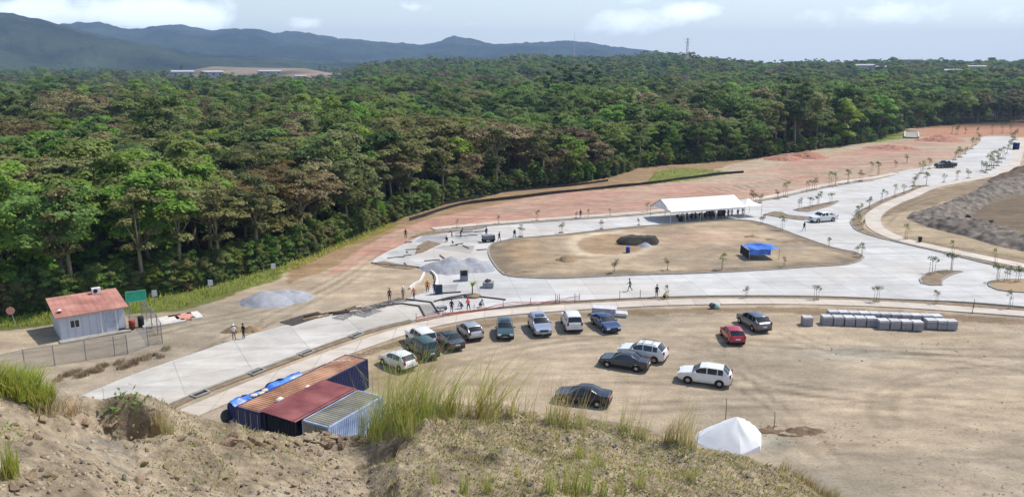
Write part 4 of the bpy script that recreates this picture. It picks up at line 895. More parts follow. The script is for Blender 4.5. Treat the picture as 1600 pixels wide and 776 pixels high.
def build_cars():
    place_car(789, 523, 'hatch', 'teal', -88, 'dark teal hatchback facing the slope, first of the row left of the silver blue one', roof='sun')
    place_car(843, 517, 'suv', 'silverblue', -80, 'silver blue car with dark sunroof between the teal hatchback and white wagon', roof='sun')
    place_car(893, 511, 'boxsuv', 'white', 95, 'white boxy wagon with dark rear window parked between two blue cars')
    place_car(945, 512, 'sedan', 'blue', -72, 'dark blue sedan parked before the stack of grey boards')
    place_car(734, 525, 'hatch', 'silver', 114, 'silver hatchback with its tail to the slope beside the charcoal car')
    place_car(702, 539, 'sedan', 'charcoal', 116, 'charcoal sedan between the silver hatchback and the white roofed wagon')
    place_car(660, 553, 'boxsuv', 'green', 122, 'dark green wagon half hidden by grass below the charcoal sedan')
    place_car(658, 538, 'boxsuv', 'white', 120, 'white roofed wagon parked against the pavement bend')
    place_car(622, 572, 'hatch', 'white', 135, 'white hatchback mostly hidden behind the tall green grass')
    place_car(976, 573, 'sedan', 'charcoal', 156, 'dark grey sedan parked close alongside the white car with roof bars')
    place_car(1004, 560, 'suv', 'white', 155, 'white car with black roof bars behind the dark grey sedan', rails=True)
    place_car(1101, 597, 'suv', 'white', 160, 'white sport utility car standing alone nearest the white tent')
    place_car(911, 628, 'sedan', 'black', 164, 'black sedan behind the grass stems at the foot of the slope')
    place_car(1144, 531, 'hatch', 'red', 90, 'red hatchback with its tail towards the slope')
    place_car(1177, 511, 'suv', 'grey', 103, 'grey sport utility car parked behind the red hatchback')
    place_car(1285, 346, 'pickup', 'white', 200, 'white pickup truck standing at the road junction beyond the big island', 'truck', nm='pickup_truck', group=None)
    place_car(1477, 262, 'pickup', 'black', 195, 'black pickup truck parked on the far concrete road by the red earth', 'truck', nm='pickup_truck', group=None, sc=1.1)
build_cars()

# ------------------------------------------------------------------ containers and sheds
def corrugated(w, h, pitch=.20, depth=.035, horiz=False):
    """sheet w (x) by h (z), ribs vertical; returns verts, faces in the xz plane (out = -y)"""
    n = max(2, int(w/pitch)); v = []; f = []; xs = []; ys = []
    for k in range(n):
        a = k*w/n; p = w/n; xs += [a, a+p*.28, a+p*.5, a+p*.78]; ys += [0, 0, -depth, -depth]
    xs.append(w); ys.append(0)
    for x, y in zip(xs, ys): v += [(x, y, 0), (x, y, h)]
    f = [(2*i, 2*i+2, 2*i+3, 2*i+1) for i in range(len(xs)-1)]
    return v, f
def xf(v, o, rz, tilt=None):
    ca, sa = math.cos(rz), math.sin(rz); return [(o[0]+x*ca-y*sa, o[1]+x*sa+y*ca, o[2]+z) for x, y, z in v]
def build_container(name, label, loc, rz, L, side_mat, roof_mat, end_mat, doors=True, H=2.59, W=2.44):
    """origin at a ground corner; length along +x, width along +y"""
    c = thing(name, label, 'container', loc, rz, None)
    v, f = corrugated(L, H-.24); m = MB(); m.add([(x, y+.04, z+.12) for x, y, z in v], f); m.build('side_wall', side_mat, c)
    m = MB(); m.add([(L-x, W-.04-y, z+.12) for x, y, z in v], f); m.build('side_wall', side_mat, c)
    v, f = corrugated(W, H-.24); m = MB(); m.add([(L-.04+y*-1, x, z+.12) for x, y, z in v], f); m.build('end_wall', end_mat, c)
    # doors at x = 0
    for k in (0, 1):
        d = MB(); d.box((.03, W*(.25+.5*k), H/2), (.05, W/2-.06, H-.28)); dd = d.build('door', end_mat, c)
        for q in (-.35, .35):
            b = MB(); b.tube([(-.02, W*(.25+.5*k)+q, .2), (-.02, W*(.25+.5*k)+q, H-.2)], .02, 6); b.build('lock_bar', MRIM, dd)
    m = MB()
    for y in (.05, W-.05):
        for z in (.06, H-.06): m.box((L/2, y, z), (L, .10, .12))
        for x in (.05, L-.05): m.box((x, y, H/2), (.11, .11, H))
    for x in (.05, L-.05):
        for z in (.06, H-.06): m.box((x, W/2, z), (.10, W-.2, .12))
    m.build('frame', side_mat, c)
    n = int(L/.28); v = []; f = []
    for k in range(n+1):
        for q, (dx, dz) in enumerate(((0, 0), (.45, .0), (.5, -.03), (.95, -.03))):
            x = (k+dx)*L/(n+1); v += [(x, .1, H-.01+dz), (x, W-.1, H-.01+dz)]
    f = [(2*i, 2*i+2, 2*i+3, 2*i+1) for i in range(len(v)//2-1)]
    m = MB(); m.add(v, f); m.build('roof', roof_mat, c); return c
def rusty(name, c1, c2, scale=.9): return M(name, c1, rough=.75, var=.15, scale=scale, hue=c2, bump=.2, detail=9)
def build_camp():
    navy = M('navy_steel', lin((34, 44, 84)), rough=.55, var=.2, scale=1, spec=.4); rust = rusty('rusty_roof', lin((138, 94, 70)), lin((186, 144, 114)), .6)
    maroon = rusty('maroon_sheet', lin((112, 56, 58)), lin((142, 86, 82)), .5); ash = rusty('ash_roof', lin((112, 110, 100)), lin((140, 136, 122)), .7)
    pale = M('pale_blue_steel', lin((134, 158, 196)), rough=.5, var=.25, scale=.8, hue=lin((168, 182, 204))); dark = M('shelter_dark', lin((28, 30, 42)), rough=.9, var=.3)
    O = Vector((-20.19, 54.3, 0)); Ld = Vector((.48, .877, 0)).normalized(); Wd = Vector((Ld.y, -Ld.x, 0)); rz = math.atan2(Ld.y, Ld.x)
    def at(l, w): return O+Ld*l+Wd*w
    # +y of the container frame is to the left of its length, so put the origin on the right-hand corner
    build_container('shipping_container', 'long navy shipping container with rusty orange roof', at(0, 2.44), rz, 12.19, navy, rust, navy)
    build_container('shipping_container', 'short pale blue shipping container with ash grey roof at the foot of the slope', at(.6, 8.3), rz, 6.06, pale, ash, ash)
    s = thing('shelter', 'open shelter with maroon sheet roof between the two containers', 'shelter', at(.2, 2.44), rz)
    W = 3.42; L = 6.6; nsh = 7
    for k in range(nsh):
        x0 = -.25+k*L/nsh; v = []; n = 22
        for i in range(n+1):
            t = i/n; z = 2.78-.10*t+.0; dz = .025*(i % 2)
            v += [(x0, -t*W-.02, z+dz+(.006 if k % 2 else 0)), (x0+L/nsh+.06, -t*W-.02, z+dz+(.006 if k % 2 else 0))]
        m = MB(); m.add(v, [(2*i, 2*i+2, 2*i+3, 2*i+1) for i in range(n)]); m.build('roof_sheet', maroon, s)
    for x in (0, 3.2, 6.2):
        for y in (-.2, -W+.25):
            m = MB(); m.tube([(x, y, 0), (x, y, 2.68)], .05, 6); m.build('post', MTRIM, s)
    for y in (-.2, -W+.25):
        m = MB(); m.box((3.1, y, 2.66), (6.6, .08, .10)); m.build('beam', MTRIM, s)
    m = MB(); v, f = corrugated(W-.5, 1.7, .3, .06); m.add([(.15+y, -x-.3, z+.9) for x, y, z in v], f); m.build('shade_sheet', dark, s)  # dark sheet over the open front, standing in for the shade inside
    m = MB(); m.box((6.2, -W/2, 1.2), (.06, W-.4, 2.3)); m.build('back_wall', dark, s)
    for (l, w, a, b, lab) in ((2.2, 2.2, .35, .22, 'small white bundle lying on the rusty container roof edge'), (5.0, 2.3, .25, .16, 'tiny pale bag on the rusty container roof')):
        p = at(l, w); bm = bmesh.new(); bmesh.ops.create_icosphere(bm, subdivisions=2, radius=1)
        for v_ in bm.verts: v_.co *= 1+.12*math.sin(v_.co.x*5+v_.co.y*7); v_.co.z = max(v_.co.z, -.3)
        me = bpy.data.meshes.new('bundle'); bm.to_mesh(me); bm.free(); me.materials.append(M('white_cloth', (.68, .66, .62), var=.1))
        tag(obj('bundle', me, loc=(p.x, p.y, 2.64+b*.3), sc=(a, b, b), rot=rz), lab, 'bundle')
    # bent pipe on the far end of the roof
    m = MB(); p = at(9.2, .5); q = at(11.2, 1.4)
    m.tube([(p.x, p.y, 2.6), (p.x, p.y, 2.85), (p.x+.3, p.y+.3, 2.95), (q.x-.5, q.y-.2, 2.72), (q.x, q.y, 2.65)], .035, 6); tag(m.build('bent_pipe', M('pipe_white', (.6, .58, .54))), 'bent pale pipe lying across the far end of the rusty roof', 'pipe')
    # blue tarpaulin lean-to behind the long container
    blue = M('blue_tarp', lin((28, 84, 176)), rough=.4, var=.25, scale=1.2, hue=lin((84, 140, 210)), bump=.5, bscale=3, spec=.5); nav = M('navy_tarp', lin((22, 36, 96)), rough=.5, var=.3, bump=.4, bscale=3)
    t = thing('tarp_shelter', 'blue tarpaulin lean-to sagging against the back of the long container', 'tarp shelter', at(.9, 0), rz)
    n, mm = 40, 14; v = []
    for i in range(n+1):
        for j in range(mm+1):
            x = i/n*7.2; y = .05+j/mm*1.75; sag = .10*math.sin(x*1.75)+.08*math.sin(x*3.1+y*4)
            ridge = .30*math.exp(-((y-1.5)/.35)**2)
            v.append((x, y, 1.95+sag*(j/mm)+ridge*(.6+.4*math.sin(x*1.1+.5))-.35*(1-j/mm)*.5+float(fbm(x*1.3, y*1.3, 9))*.18))
    f = [(i*(mm+1)+j, (i+1)*(mm+1)+j, (i+1)*(mm+1)+j+1, i*(mm+1)+j+1) for i in range(n) for j in range(mm)]
    m = MB(); m.add(v, f); o = m.build('tarp', blue, t, True)
    v = []
    for i in range(n+1):
        x = i/n*7.2; top = v0 = 1.95+.12*math.sin(x*1.7)
        for j in range(7): v.append((x, 1.8+.10*math.sin(x*5+j)+.03*j, top+.15-j/6*1.15))
    m = MB(); m.add(v, [(i*7+j, (i+1)*7+j, (i+1)*7+j+1, i*7+j+1) for i in range(n) for j in range(6)]); m.build('hanging_edge', nav, t, True)
    v = [(-.02, y, z) for y, z in ((.05, 1.8), (1.8, 2.1), (1.8, .6), (.05, .5))]; m = MB(); m.add(v, [(0, 1, 2, 3)]); m.build('end_curtain', nav, t)
    for x in (.1, 2.4, 4.8, 7.0):
        m = MB(); m.tube([(x, 1.72, 0), (x, 1.72, 2.0)], .04, 6); m.build('post', MBARKP, t)
    m = MB()
    # sacks on the tarp fold
    b = thing('cement_sack', 'pale sacks weighing down the fold of the blue tarpaulin', 'sack', at(3.0, -1.2)+Vector((0, 0, 2.0)), rz)
    for k in range(3):
        bm = bmesh.new(); bmesh.ops.create_icosphere(bm, subdivisions=2, radius=1); me = bpy.data.meshes.new('sack'); bm.to_mesh(me); bm.free(); me.materials.append(M('sack_cloth', (.55, .50, .42), var=.2)); obj('sack', me, b, (k*.55, .1*(-1)**k, .05), (0, .1, .3*k), (.36, .26, .12))
    # small drum mixer at the corner
    p = V(357, 668); x = thing('concrete_mixer', 'small concrete mixer with dark drum beside the long container door', 'mixer', (p.x, p.y, 0), R(20))
    drum = MB(); drum.lathe([(.18, -.52), (.46, -.34), (.52, 0), (.48, .22), (.30, .50), (.28, .52), (.26, .48), (.40, .2), (.1, .1)], 16, 'y', (0, 0, .98)); drum.build('drum', M('mixer_drum', (.035, .035, .038), rough=.6, var=.4), x, True)
    fr = MB(); fr.tube([(-.5, -.5, .05), (-.4, -.1, .95), (-.5, .5, .05)], .035, 6); fr.tube([(.5, -.5, .05), (.4, -.1, .95), (.5, .5, .05)], .035, 6); fr.tube([(-.5, -.5, .2), (.5, -.5, .2)], .03, 6); fr.build('frame', M('mixer_frame', (.45, .45, .46), rough=.5), x)
    for sx in (-.56, .56):
        w = MB(); w.lathe([(.05, -.05), (.24, -.05), (.24, .05), (.05, .05)], 14, 'y'); w.build('wheel', MTYRE, x, loc=(sx, -.5, .24), rot=(0, 0, math.pi/2))
    e = MB(); e.box((.28, -.42, .62), (.36, .34, .40)); e.build('engine_cover', M('engine_white', (.62, .63, .66), rough=.4), x)
    # wooden pallet leaning remnants
    for k in range(3):
        m = MB(); q = at(-.6-k*.25, .6+k*.35); m.box((q.x, q.y, .12+.06*k), (1.6, .12, .04), rz+.3*k); tag(m.build('timber_plank', MTRIM), 'dark plank lying on the ground before the long container door', 'plank', 'planks before the container door')
build_camp()

# ------------------------------------------------------------------ site cabin, sign, fence
def build_cabin():
    A = Vector((-44.9, 75.6, 0)); rz = R(37); W, D = 6.0, 5.0; Hf, Hb = 2.45, 3.05
    wall = M('cabin_panel', lin((196, 200, 208)), rough=.6, var=.06); roof = M('cabin_roof', lin((162, 110, 98)), rough=.8, var=.16, scale=.6, hue=lin((182, 132, 118))); wht = M('white_trim', (.72, .72, .72), var=.04); gls = MGLASS
    c = thing('site_cabin', 'small white panelled site cabin with pinkish red sloping roof', 'cabin', A, rz)
    n = 9
    for k in range(n):
        m = MB(); x0, x1 = k*W/n+.012, (k+1)*W/n-.012; m.add([(x0, 0, 0), (x1, 0, 0), (x1, 0, Hf), (x0, 0, Hf), (x0, .06, 0), (x1, .06, 0), (x1, .06, Hf), (x0, .06, Hf)], [(0, 1, 2, 3), (1, 5, 6, 2), (4, 0, 3, 7), (3, 2, 6, 7), (5, 4, 7, 6)])
        m.build('wall_panel', wall, c)
    for x in (.0, W-.06):
        m = MB(); m.add([(x, .06, 0), (x, D, 0), (x, D, Hb), (x, .06, Hf), (x+.06, .06, 0), (x+.06, D, 0), (x+.06, D, Hb), (x+.06, .06, Hf)], [(0, 1, 2, 3), (7, 6, 5, 4), (0, 4, 5, 1), (3, 2, 6, 7), (0, 3, 7, 4), (1, 5, 6, 2)]); m.build('side_wall', wall, c)
    m = MB(); m.box((W/2, D-.03, Hb/2), (W-.14, .06, Hb)); m.build('back_wall', wall, c)
    m = MB(); m.box((W/2, .05, Hf/2), (W-.02, .04, Hf)); m.build('inner_wall', M('panel_joint', lin((150, 154, 162))), c)
    o = .35; z = lambda y: Hf+.06+(Hb-Hf)*y/D
    nr = 12
    for k in range(nr):
        x0 = -o+k*(W+2*o)/nr; x1 = x0+(W+2*o)/nr-.015; y0, y1 = -o, D+o; t = .05
        m = MB(); m.add([(x0, y0, z(y0)), (x1, y0, z(y0)), (x1, y1, z(y1)), (x0, y1, z(y1)), (x0, y0, z(y0)+t), (x1, y0, z(y0)+t), (x1, y1, z(y1)+t), (x0, y1, z(y1)+t)], [(0, 3, 2, 1), (4, 5, 6, 7), (0, 1, 5, 4), (1, 2, 6, 5), (2, 3, 7, 6), (3, 0, 4, 7)]); m.build('roof_sheet', roof, c)
    w = MB(); w.box((1.35, -.015, 1.55), (.95, .06, .85)); wo = w.build('window', wht, c)
    for dx in (-.21, .21):
        q = MB(); q.box((1.35+dx, -.05, 1.55), (.34, .03, .70)); q.build('pane', gls, wo)
    d = MB(); d.box((4.6, -.02, 1.05), (.86, .06, 2.0)); do = d.build('door', M('cabin_door', lin((178, 184, 198)), rough=.5), c)
    q = MB(); q.box((4.92, -.07, 1.05), (.10, .05, .05)); q.build('handle', MTRIM, do)
    for x in (3.72, 5.12):
        m = MB(); m.box((x, -.03, 1.2), (.12, .08, 2.42)); m.build('door_post', wht, c)
    m = MB(); m.box((W/2, -.55, .06), (W+.5, 1.0, .14)); m.build('step_slab', MCK, c)
    m = MB(); m.box((W-.5, -.2, .19), (.5, .3, .12)); m.build('door_step', MTRIM, c)
    u = thing('air_conditioner', 'white air conditioning box on the ridge of the red cabin roof', 'air conditioner', A+Vector((math.cos(rz)*4.3-math.sin(rz)*4.6, math.sin(rz)*4.3+math.cos(rz)*4.6, Hb+.06)), rz)
    m = MB(); m.box((0, 0, .32), (.85, .45, .6)); ub = m.build('casing', wht, u)
    m = MB(); m.lathe([(.22, 0), (.22, -.02)], 14, 'y', (-.1, -.225, .32)); m.build('fan_grille', MTRIM, u)
    u = thing('roof_vent', 'small white and brown vent near the low corner of the cabin roof', 'vent', A+Vector((math.cos(rz)*.25-math.sin(rz)*.9, math.sin(rz)*.25+math.cos(rz)*.9, 2.62)), rz)
    m = MB(); m.lathe([(.16, 0), (.16, .25)], 10); m.build('pipe', M('vent_brown', lin((96, 52, 44))), u); m = MB(); m.lathe([(.2, .25), (.22, .3), (.05, .42)], 10); m.build('cap', wht, u)
    # concrete apron
    q = [Vector((x, y, 0)) for x, y in ((-.6, -1.0), (W+1.6, -1.0), (W+1.6, 1.2), (W+.1, 1.2), (W+.1, -.4), (-.6, -.4))]
build_cabin()
def build_sign(px, py, w, h, zc, mat, label, posts=2, rz=0.0, cat='sign', nm='sign_board', pm=None):
    p = V(px, py); s = thing(nm, label, cat, (p.x, p.y, 0), rz); m = MB(); m.box((0, -.05, zc), (w, .04, h)); m.build('panel', mat, s)
    for k in range(posts):
        x = 0 if posts == 1 else (-w*.42 if k == 0 else w*.42)
        q = MB(); q.tube([(x, 0, -.2), (x, 0, zc+h*.48)], .045, 6); q.build('post', pm or MRIM, s)
    return s
def build_signs():
    green = M('sign_green', lin((44, 158, 124)), rough=.45, var=.08, scale=1.2, hue=lin((56, 176, 142)))
    s = build_sign(217, 506, 1.95, 1.1, 3.1, green, 'plain teal green sign board on two posts behind the cabin fence', rz=R(28))
    m = MB(); 
    for a in ((0, -.55, 1.9, .05), (0, .55, 1.9, .05)): m.box((0, -.055, 3.1+a[1]), (1.97, .05, .05))
    for x in (-.97, .97): m.box((x, -.055, 3.1), (.05, .05, 1.1))
    m.build('frame', M('sign_edge', lin((120, 196, 168))), s)
    wt = M('sign_white', (.75, .75, .73), var=.05)
    for (px, py) in ((243, 474), (330, 457), (428, 430)):
        build_sign(px, py, .55, .7, 1.25, wt, 'small blank white marker board standing at the edge of the woods', 1, R(20), nm='marker_board')['group'] = 'white markers along the woods'
    p = V(26, 512); s = thing('stop_sign', 'faded pink octagonal sign on a leaning post beside the cabin yard', 'sign', (p.x, p.y, 0), R(15)); m = MB()
    m.lathe([(.42, -.02), (.42, .02)], 8, 'y', (-.35, 0, 1.9)); m.build('panel', M('faded_sign', lin((206, 150, 138))), s); m = MB(); m.tube([(0, .04, -.1), (-.35, .04, 2.1)], .04, 6); m.build('post', MRIM, s)
    for (px, py, h, lab) in ((282, 447, 8.5, 'slender pale pole standing against the dark woods'), (773, 340, 7.0, 'pale thin pole against the dark tree shade')):
        pass
build_signs()
def wire_mat():
    m = bpy.data.materials.new('chain_link'); m.use_nodes = True; nt = m.node_tree; b = nt.nodes['Principled BSDF']; b.inputs['Base Color'].default_value = (.35, .35, .34, 1); b.inputs['Roughness'].default_value = .6
    tr = nt.nodes.new('ShaderNodeBsdfTransparent'); mx = nt.nodes.new('ShaderNodeMixShader'); out = [n for n in nt.nodes if n.type == 'OUTPUT_MATERIAL'][0]; tc = nt.nodes.new('ShaderNodeTexCoord'); L = nt.links.new
    fac = None
    for ang in (R(45), R(-45)):
        mp = nt.nodes.new('ShaderNodeMapping'); mp.inputs['Rotation'].default_value = (0, ang, 0); L(tc.outputs['Object'], mp.inputs[0]); w = nt.nodes.new('ShaderNodeTexWave'); w.inputs['Scale'].default_value = 5; L(mp.outputs[0], w.inputs[0])
        gt = nt.nodes.new('ShaderNodeMath'); gt.operation = 'GREATER_THAN'; gt.inputs[1].default_value = .90; L(w.outputs[1], gt.inputs[0])
        if fac is None: fac = gt.outputs[0]
        else:
            mm = nt.nodes.new('ShaderNodeMath'); mm.operation = 'MAXIMUM'; L(fac, mm.inputs[0]); L(gt.outputs[0], mm.inputs[1]); fac = mm.outputs[0]
    L(fac, mx.inputs[0]); L(tr.outputs[0], mx.inputs[1]); L(b.outputs[0], mx.inputs[2]); L(mx.outputs[0], out.inputs[0]); return m
def build_fences():
    wm = wire_mat(); pm = M('fence_post', (.23, .23, .23), rough=.6)
    def fence(pts, label, h=2.0, nm='wire_fence'):
        P = [V(*p) for p in pts]; f = thing(nm, label, 'fence', P[0])
        for i, p in enumerate(P):
            q = p-P[0]; m = MB(); m.tube([(q.x, q.y, -.2), (q.x, q.y, h)], .05, 6); m.build('post', pm, f)
        for i in range(len(P)-1):
            a, b = P[i]-P[0], P[i+1]-P[0]; m = MB(); m.tube([(a.x, a.y, h-.05), (b.x, b.y, h-.05)], .025, 5); m.build('rail', pm, f)
            d = b-a; ln = d.length; m = MB(); m.quad((0, 0, .05), (ln, 0, .05), (ln, 0, h-.05), (0, 0, h-.05)); m.build('wire_mesh', wm, f, loc=a, rot=math.atan2(d.y, d.x))
    fence([(-60, 596), (-12, 590), (40, 578), (86, 571), (135, 563), (180, 556), (200, 553), (232, 540)], 'long chain link fence on thin posts before the cabin yard')
    fence([(254, 536), (247, 522), (238, 512), (230, 502), (222, 492)], 'short chain link fence running back towards the green sign', 2.2)
    # silt fence along the bank: black cloth on stakes
    bl = M('silt_cloth', (.03, .028, .026), rough=.9, var=.4, scale=1)
    for pts, lab, h in (([(640, 345), (665, 338), (690, 329), (720, 321), (760, 315), (800, 311), (850, 305), (900, 299.5), (960, 293), (1020, 287), (1080, 279), (1130, 272.5), (1162, 270)], 'long black silt fence following the edge of the red earth bank', .62), ([(690, 321), (730, 312), (770, 303), (800, 299), (850, 294.5), (900, 290), (950, 283)], 'upper black silt fence close to the trunks of the woods', .5)):
        P = smoothline(gp(pts), 3.0); f = thing('silt_fence', lab, 'fence', P[0])
        m = MB(); v = []; o = P[0]
        for i, p in enumerate(P):
            q = p-o; hh = h*(.85+.25*random.random()); dx = random.uniform(-.15, .15); v += [(q.x, q.y, -.1), (q.x+dx, q.y+dx, hh)]
        m.add(v, [(2*i, 2*i+2, 2*i+3, 2*i+1) for i in range(len(P)-1)]); m.build('cloth', bl, f)
        for p in P[::3]:
            q = p-o; m = MB(); m.box((q.x, q.y-.05, h*.55), (.05, .05, h*1.2)); m.build('stake', MBARK, f)
    # orange safety netting by the works
    og = M('orange_net', lin((206, 98, 70)), rough=.6, var=.25, scale=3, hue=lin((196, 84, 64)))
    P = smoothline(gp([(650, 502), (680, 498), (715, 492.5), (740, 488), (765, 484), (800, 480), (850, 475), (905, 470)]), .7); f = thing('safety_netting', 'low orange safety netting strung along the pavement by the workers', 'netting', P[0]); o = P[0]
    for row in range(4):
        m = MB(); 
        pts = [(p.x-o.x, p.y-o.y+random.uniform(-.06, .06), .06+row*.13*(1+.45*math.sin(i*.6))+random.uniform(-.04, .04)) for i, p in enumerate(P)]; m.tube(pts, .032, 4); m.build('strand', og, f)
    for p in P[::4]:
        q = p-o; m = MB(); m.tube([(q.x, q.y, 0), (q.x+random.uniform(-.1, .1), q.y, .95)], .035, 5); m.build('stake', og, f)
build_fences()

# ------------------------------------------------------------------ tents, canopy, blocks, piles
MWHITE = M('white_canvas', (.80, .80, .79), rough=.7, var=.04, scale=1.2, bump=.25, bscale=2)
def build_tents():
    # marquee
    A = V(1047, 350); B = V(1163, 341.5); d = (B-A); L = d.length; rz = math.atan2(d.y, d.x); W = 7.0; E, Rg = 2.15, 3.75
    t = thing('marquee', 'long white marquee with pitched roof standing across the north road', 'marquee', A, rz)
    n = 5
    for k in range(n):
        x0, x1 = k*L/n, (k+1)*L/n
        for s, (y0, y1) in enumerate(((-.2, W/2), (W+.2, W/2))):
            v = []; q = 6; p = 6
            for i in range(q+1):
                for j in range(p+1):
                    x = x0+(x1-x0)*i/q; y = y0+(y1-y0)*j/p; tt = j/p; z = E+(Rg-E)*tt-.14*math.sin(math.pi*i/q)*math.sin(math.pi*tt); v.append((x, y, z))
            f = [(i*(p+1)+j, (i+1)*(p+1)+j, (i+1)*(p+1)+j+1, i*(p+1)+j+1) for i in range(q) for j in range(p)]
            m = MB(); m.add(v, f); m.build('roof_panel', MWHITE, t, True)
        for y in (-.22, W+.22):
            m = MB(); m.quad((x0, y, E), (x1, y, E), (x1, y, E-.28), (x0, y, E-.28)); m.build('valance', MWHITE, t)
    for x in (0, L):
        m = MB(); m.add([(x, .6, E-.02), (x, W-.6, E-.02), (x, W/2, Rg-.15)], [(0, 1, 2)]); m.build('gable', MWHITE, t)
    for k in range(n+1):
        for y in (0, W):
            m = MB(); m.tube([(k*L/n, y, 0), (k*L/n, y, E)], .05, 6); m.build('post', M('tent_pole', (.65, .65, .65), rough=.4), t)
    # lower pyramid tent at its end
    c = thing('pagoda_tent', 'smaller white pyramid tent joined to the far end of the marquee', 'tent', A+d.normalized()*(L+.3)+Vector((-d.y, d.x, 0)).normalized()*.5, rz); S = 3.6; E2, P2 = 2.1, 3.2
    for k in range(4):
        a = [(0, 0), (S, 0), (S, S), (0, S)]; (x0, y0), (x1, y1) = a[k], a[(k+1) % 4]
        v = []; q = 8
        for i in range(q+1):
            for j in range(q+1):
                u = i/q; w = j/q; x = (x0+(x1-x0)*u)*(1-w)+S/2*w; y = (y0+(y1-y0)*u)*(1-w)+S/2*w; v.append((x, y, E2+(P2-E2)*w**1.25))
        m = MB(); m.add(v, [(i*(q+1)+j, (i+1)*(q+1)+j, (i+1)*(q+1)+j+1, i*(q+1)+j+1) for i in range(q) for j in range(q)]); m.build('roof_panel', MWHITE, c, True)
        m = MB(); m.tube([(x0, y0, 0), (x0, y0, E2)], .05, 6); m.build('post', M('tent_pole', (.65,)*3), c)
    u = Vector((math.cos(rz), math.sin(rz), 0)); w = Vector((-u.y, u.x, 0))
    # dark tables, chairs and equipment under the marquee
    rng = random.Random(4); dk = M('dark_plastic', (.03, .032, .045), rough=.6); ch = MB()
    for (x, y, z) in ((0, 0, .46),): ch.box((0, 0, .46), (.44, .44, .05)); ch.box((0, .2, .72), (.42, .04, .46))
    cseat = ch.mesh('seat', dk); lg = MB(); lg.tube([(0, 0, 0), (0, 0, .46)], .018, 5); lgm = lg.mesh('leg', dk)
    for k in range(22):
        p = A+u*(3.0+(k % 11)*.95+rng.uniform(-.1, .1))+w*(1.2+(k//11)*1.5+rng.uniform(-.2, .2)); c = thing('plastic_chair', 'dark plastic chair set out under the marquee roof', 'chair', (p.x, p.y, .04), rz+rng.uniform(-.4, .4), 'chairs under the marquee'); obj('seat', cseat, c)
        for a in (-.18, .18):
            for b in (-.18, .18): obj('leg', lgm, c, (a, b, 0))
    for (x, y, l, h, lab) in ((11.2, 1.6, 1.6, 1.7, 'dark display panel standing at the right end under the marquee'), (9.6, 2.4, 1.2, 1.5, 'dark folded screen standing under the marquee beside the panel')):
        p = A+u*x+w*y; c = thing('display_panel', lab, 'panel', (p.x, p.y, .04), rz); m = MB(); m.box((0, 0, h*.6), (l, .05, h*.8)); m.build('board', dk, c)
        for s in (-1, 1): m = MB(); m.box((s*l*.45, 0, h*.5), (.05, .4, .05)); m.box((s*l*.45, 0, h*.3), (.05, .05, h*.6)); m.build('leg', MRIM, c)
    p = V(1063, 346); c = thing('loudspeaker', 'black box loudspeaker on the road before the marquee', 'loudspeaker', (p.x, p.y, .04), rz); m = MB(); m.box((0, 0, .4), (.6, .5, .8)); m.build('cabinet', dk, c); m = MB(); m.lathe([(.2, 0), (.2, -.02), (.06, .03)], 12, 'y', (0, -.26, .4)); m.build('cone', MTRIM, c)
    # white tarp tent at the foot of the slope
    c0 = V(1143, 693); t = thing('tarp_tent', 'sharp peaked white tarpaulin tent on the lot at the foot of the slope', 'tent', (c0.x, c0.y, 0), 0); ap = Vector((.3, .2, 2.05)); base = [(-2.75, .35, .1), (-2.1, 1.6, .15), (.3, 1.9, .35), (2.0, 1.2, .85), (2.15, .1, .75), (1.7, -1.2, .45), (.2, -1.7, .1), (-1.6, -1.1, .05)]
    n = len(base); lean = Vector((-.5, .3, 1.98))
    for k in range(n):
        a, b = Vector(base[k]), Vector(base[(k+1) % n]); v = []; q = 6
        for i in range(q+1):
            for j in range(q+1):
                e = a.lerp(b, i/q); top = ap if k not in (0, 7) else ap.lerp(lean, .0); p = e.lerp(top, j/q); sg = math.sin(math.pi*j/q); p.z += .16*sg*(1-.5*abs(2*i/q-1)); p.z += .05*math.sin(7*p.x+5*p.y)*sg; v.append(p)
        m = MB(); m.add(v, [(i*(q+1)+j, (i+1)*(q+1)+j, (i+1)*(q+1)+j+1, i*(q+1)+j+1) for i in range(q) for j in range(q)]); m.build('tarp_panel', MWHITE, t, True)
        m = MB(); m.quad(a, b, (b.x*1.03, b.y*1.03, 0), (a.x*1.03, a.y*1.03, 0)); m.build('skirt', MWHITE, t)
    m = MB(); m.tube([ap+Vector((0, 0, -2.2)), ap-Vector((0, 0, .02))], .04, 6); m.build('pole', MBARK, t)
    for (px, py, h) in ((1133, 660, 2.0), (1209, 668, 1.3)):
        p = V(px, py); m = MB(); m.tube([(0, 0, -.2), (.03, 0, h*.6), (0, .02, h)], [.035, .03, .025], 6); tag(m.build('wooden_stake', MBARK, loc=p), 'thin wooden stake standing upright behind the white tent', 'stake', 'stakes behind the white tent')
    # blue canopy on the island
    A = V(1170, 409); bl = M('canopy_blue', lin((30, 84, 180)), rough=.35, var=.2, scale=.9, hue=lin((70, 130, 214)), spec=.5); t = thing('tarp_canopy', 'bright blue tarpaulin canopy on poles standing on the big road island', 'canopy', A, R(3)); n, mm = 16, 10; v = []
    W_, D_ = 4.3, 3.6
    for i in range(n+1):
        for j in range(mm+1):
            x = i/n*W_; y = j/mm*D_; z = 1.55+.55*math.sin(math.pi*(.12+.76*i/n))*math.sin(math.pi*(.1+.8*j/mm))+.12*math.sin(x*2+y*1.5); v.append((x, y, z))
    m = MB(); m.add(v, [(i*(mm+1)+j, (i+1)*(mm+1)+j, (i+1)*(mm+1)+j+1, i*(mm+1)+j+1) for i in range(n) for j in range(mm)]); m.build('tarp', bl, t, True)
    v = []
    for i in range(11):
        x = .0+i/10*3.0; 
        for z in (1.75, 1.35, 1.0): v.append((x, -.03-.05*(z < 1.2), z+.05*math.sin(x*4)))
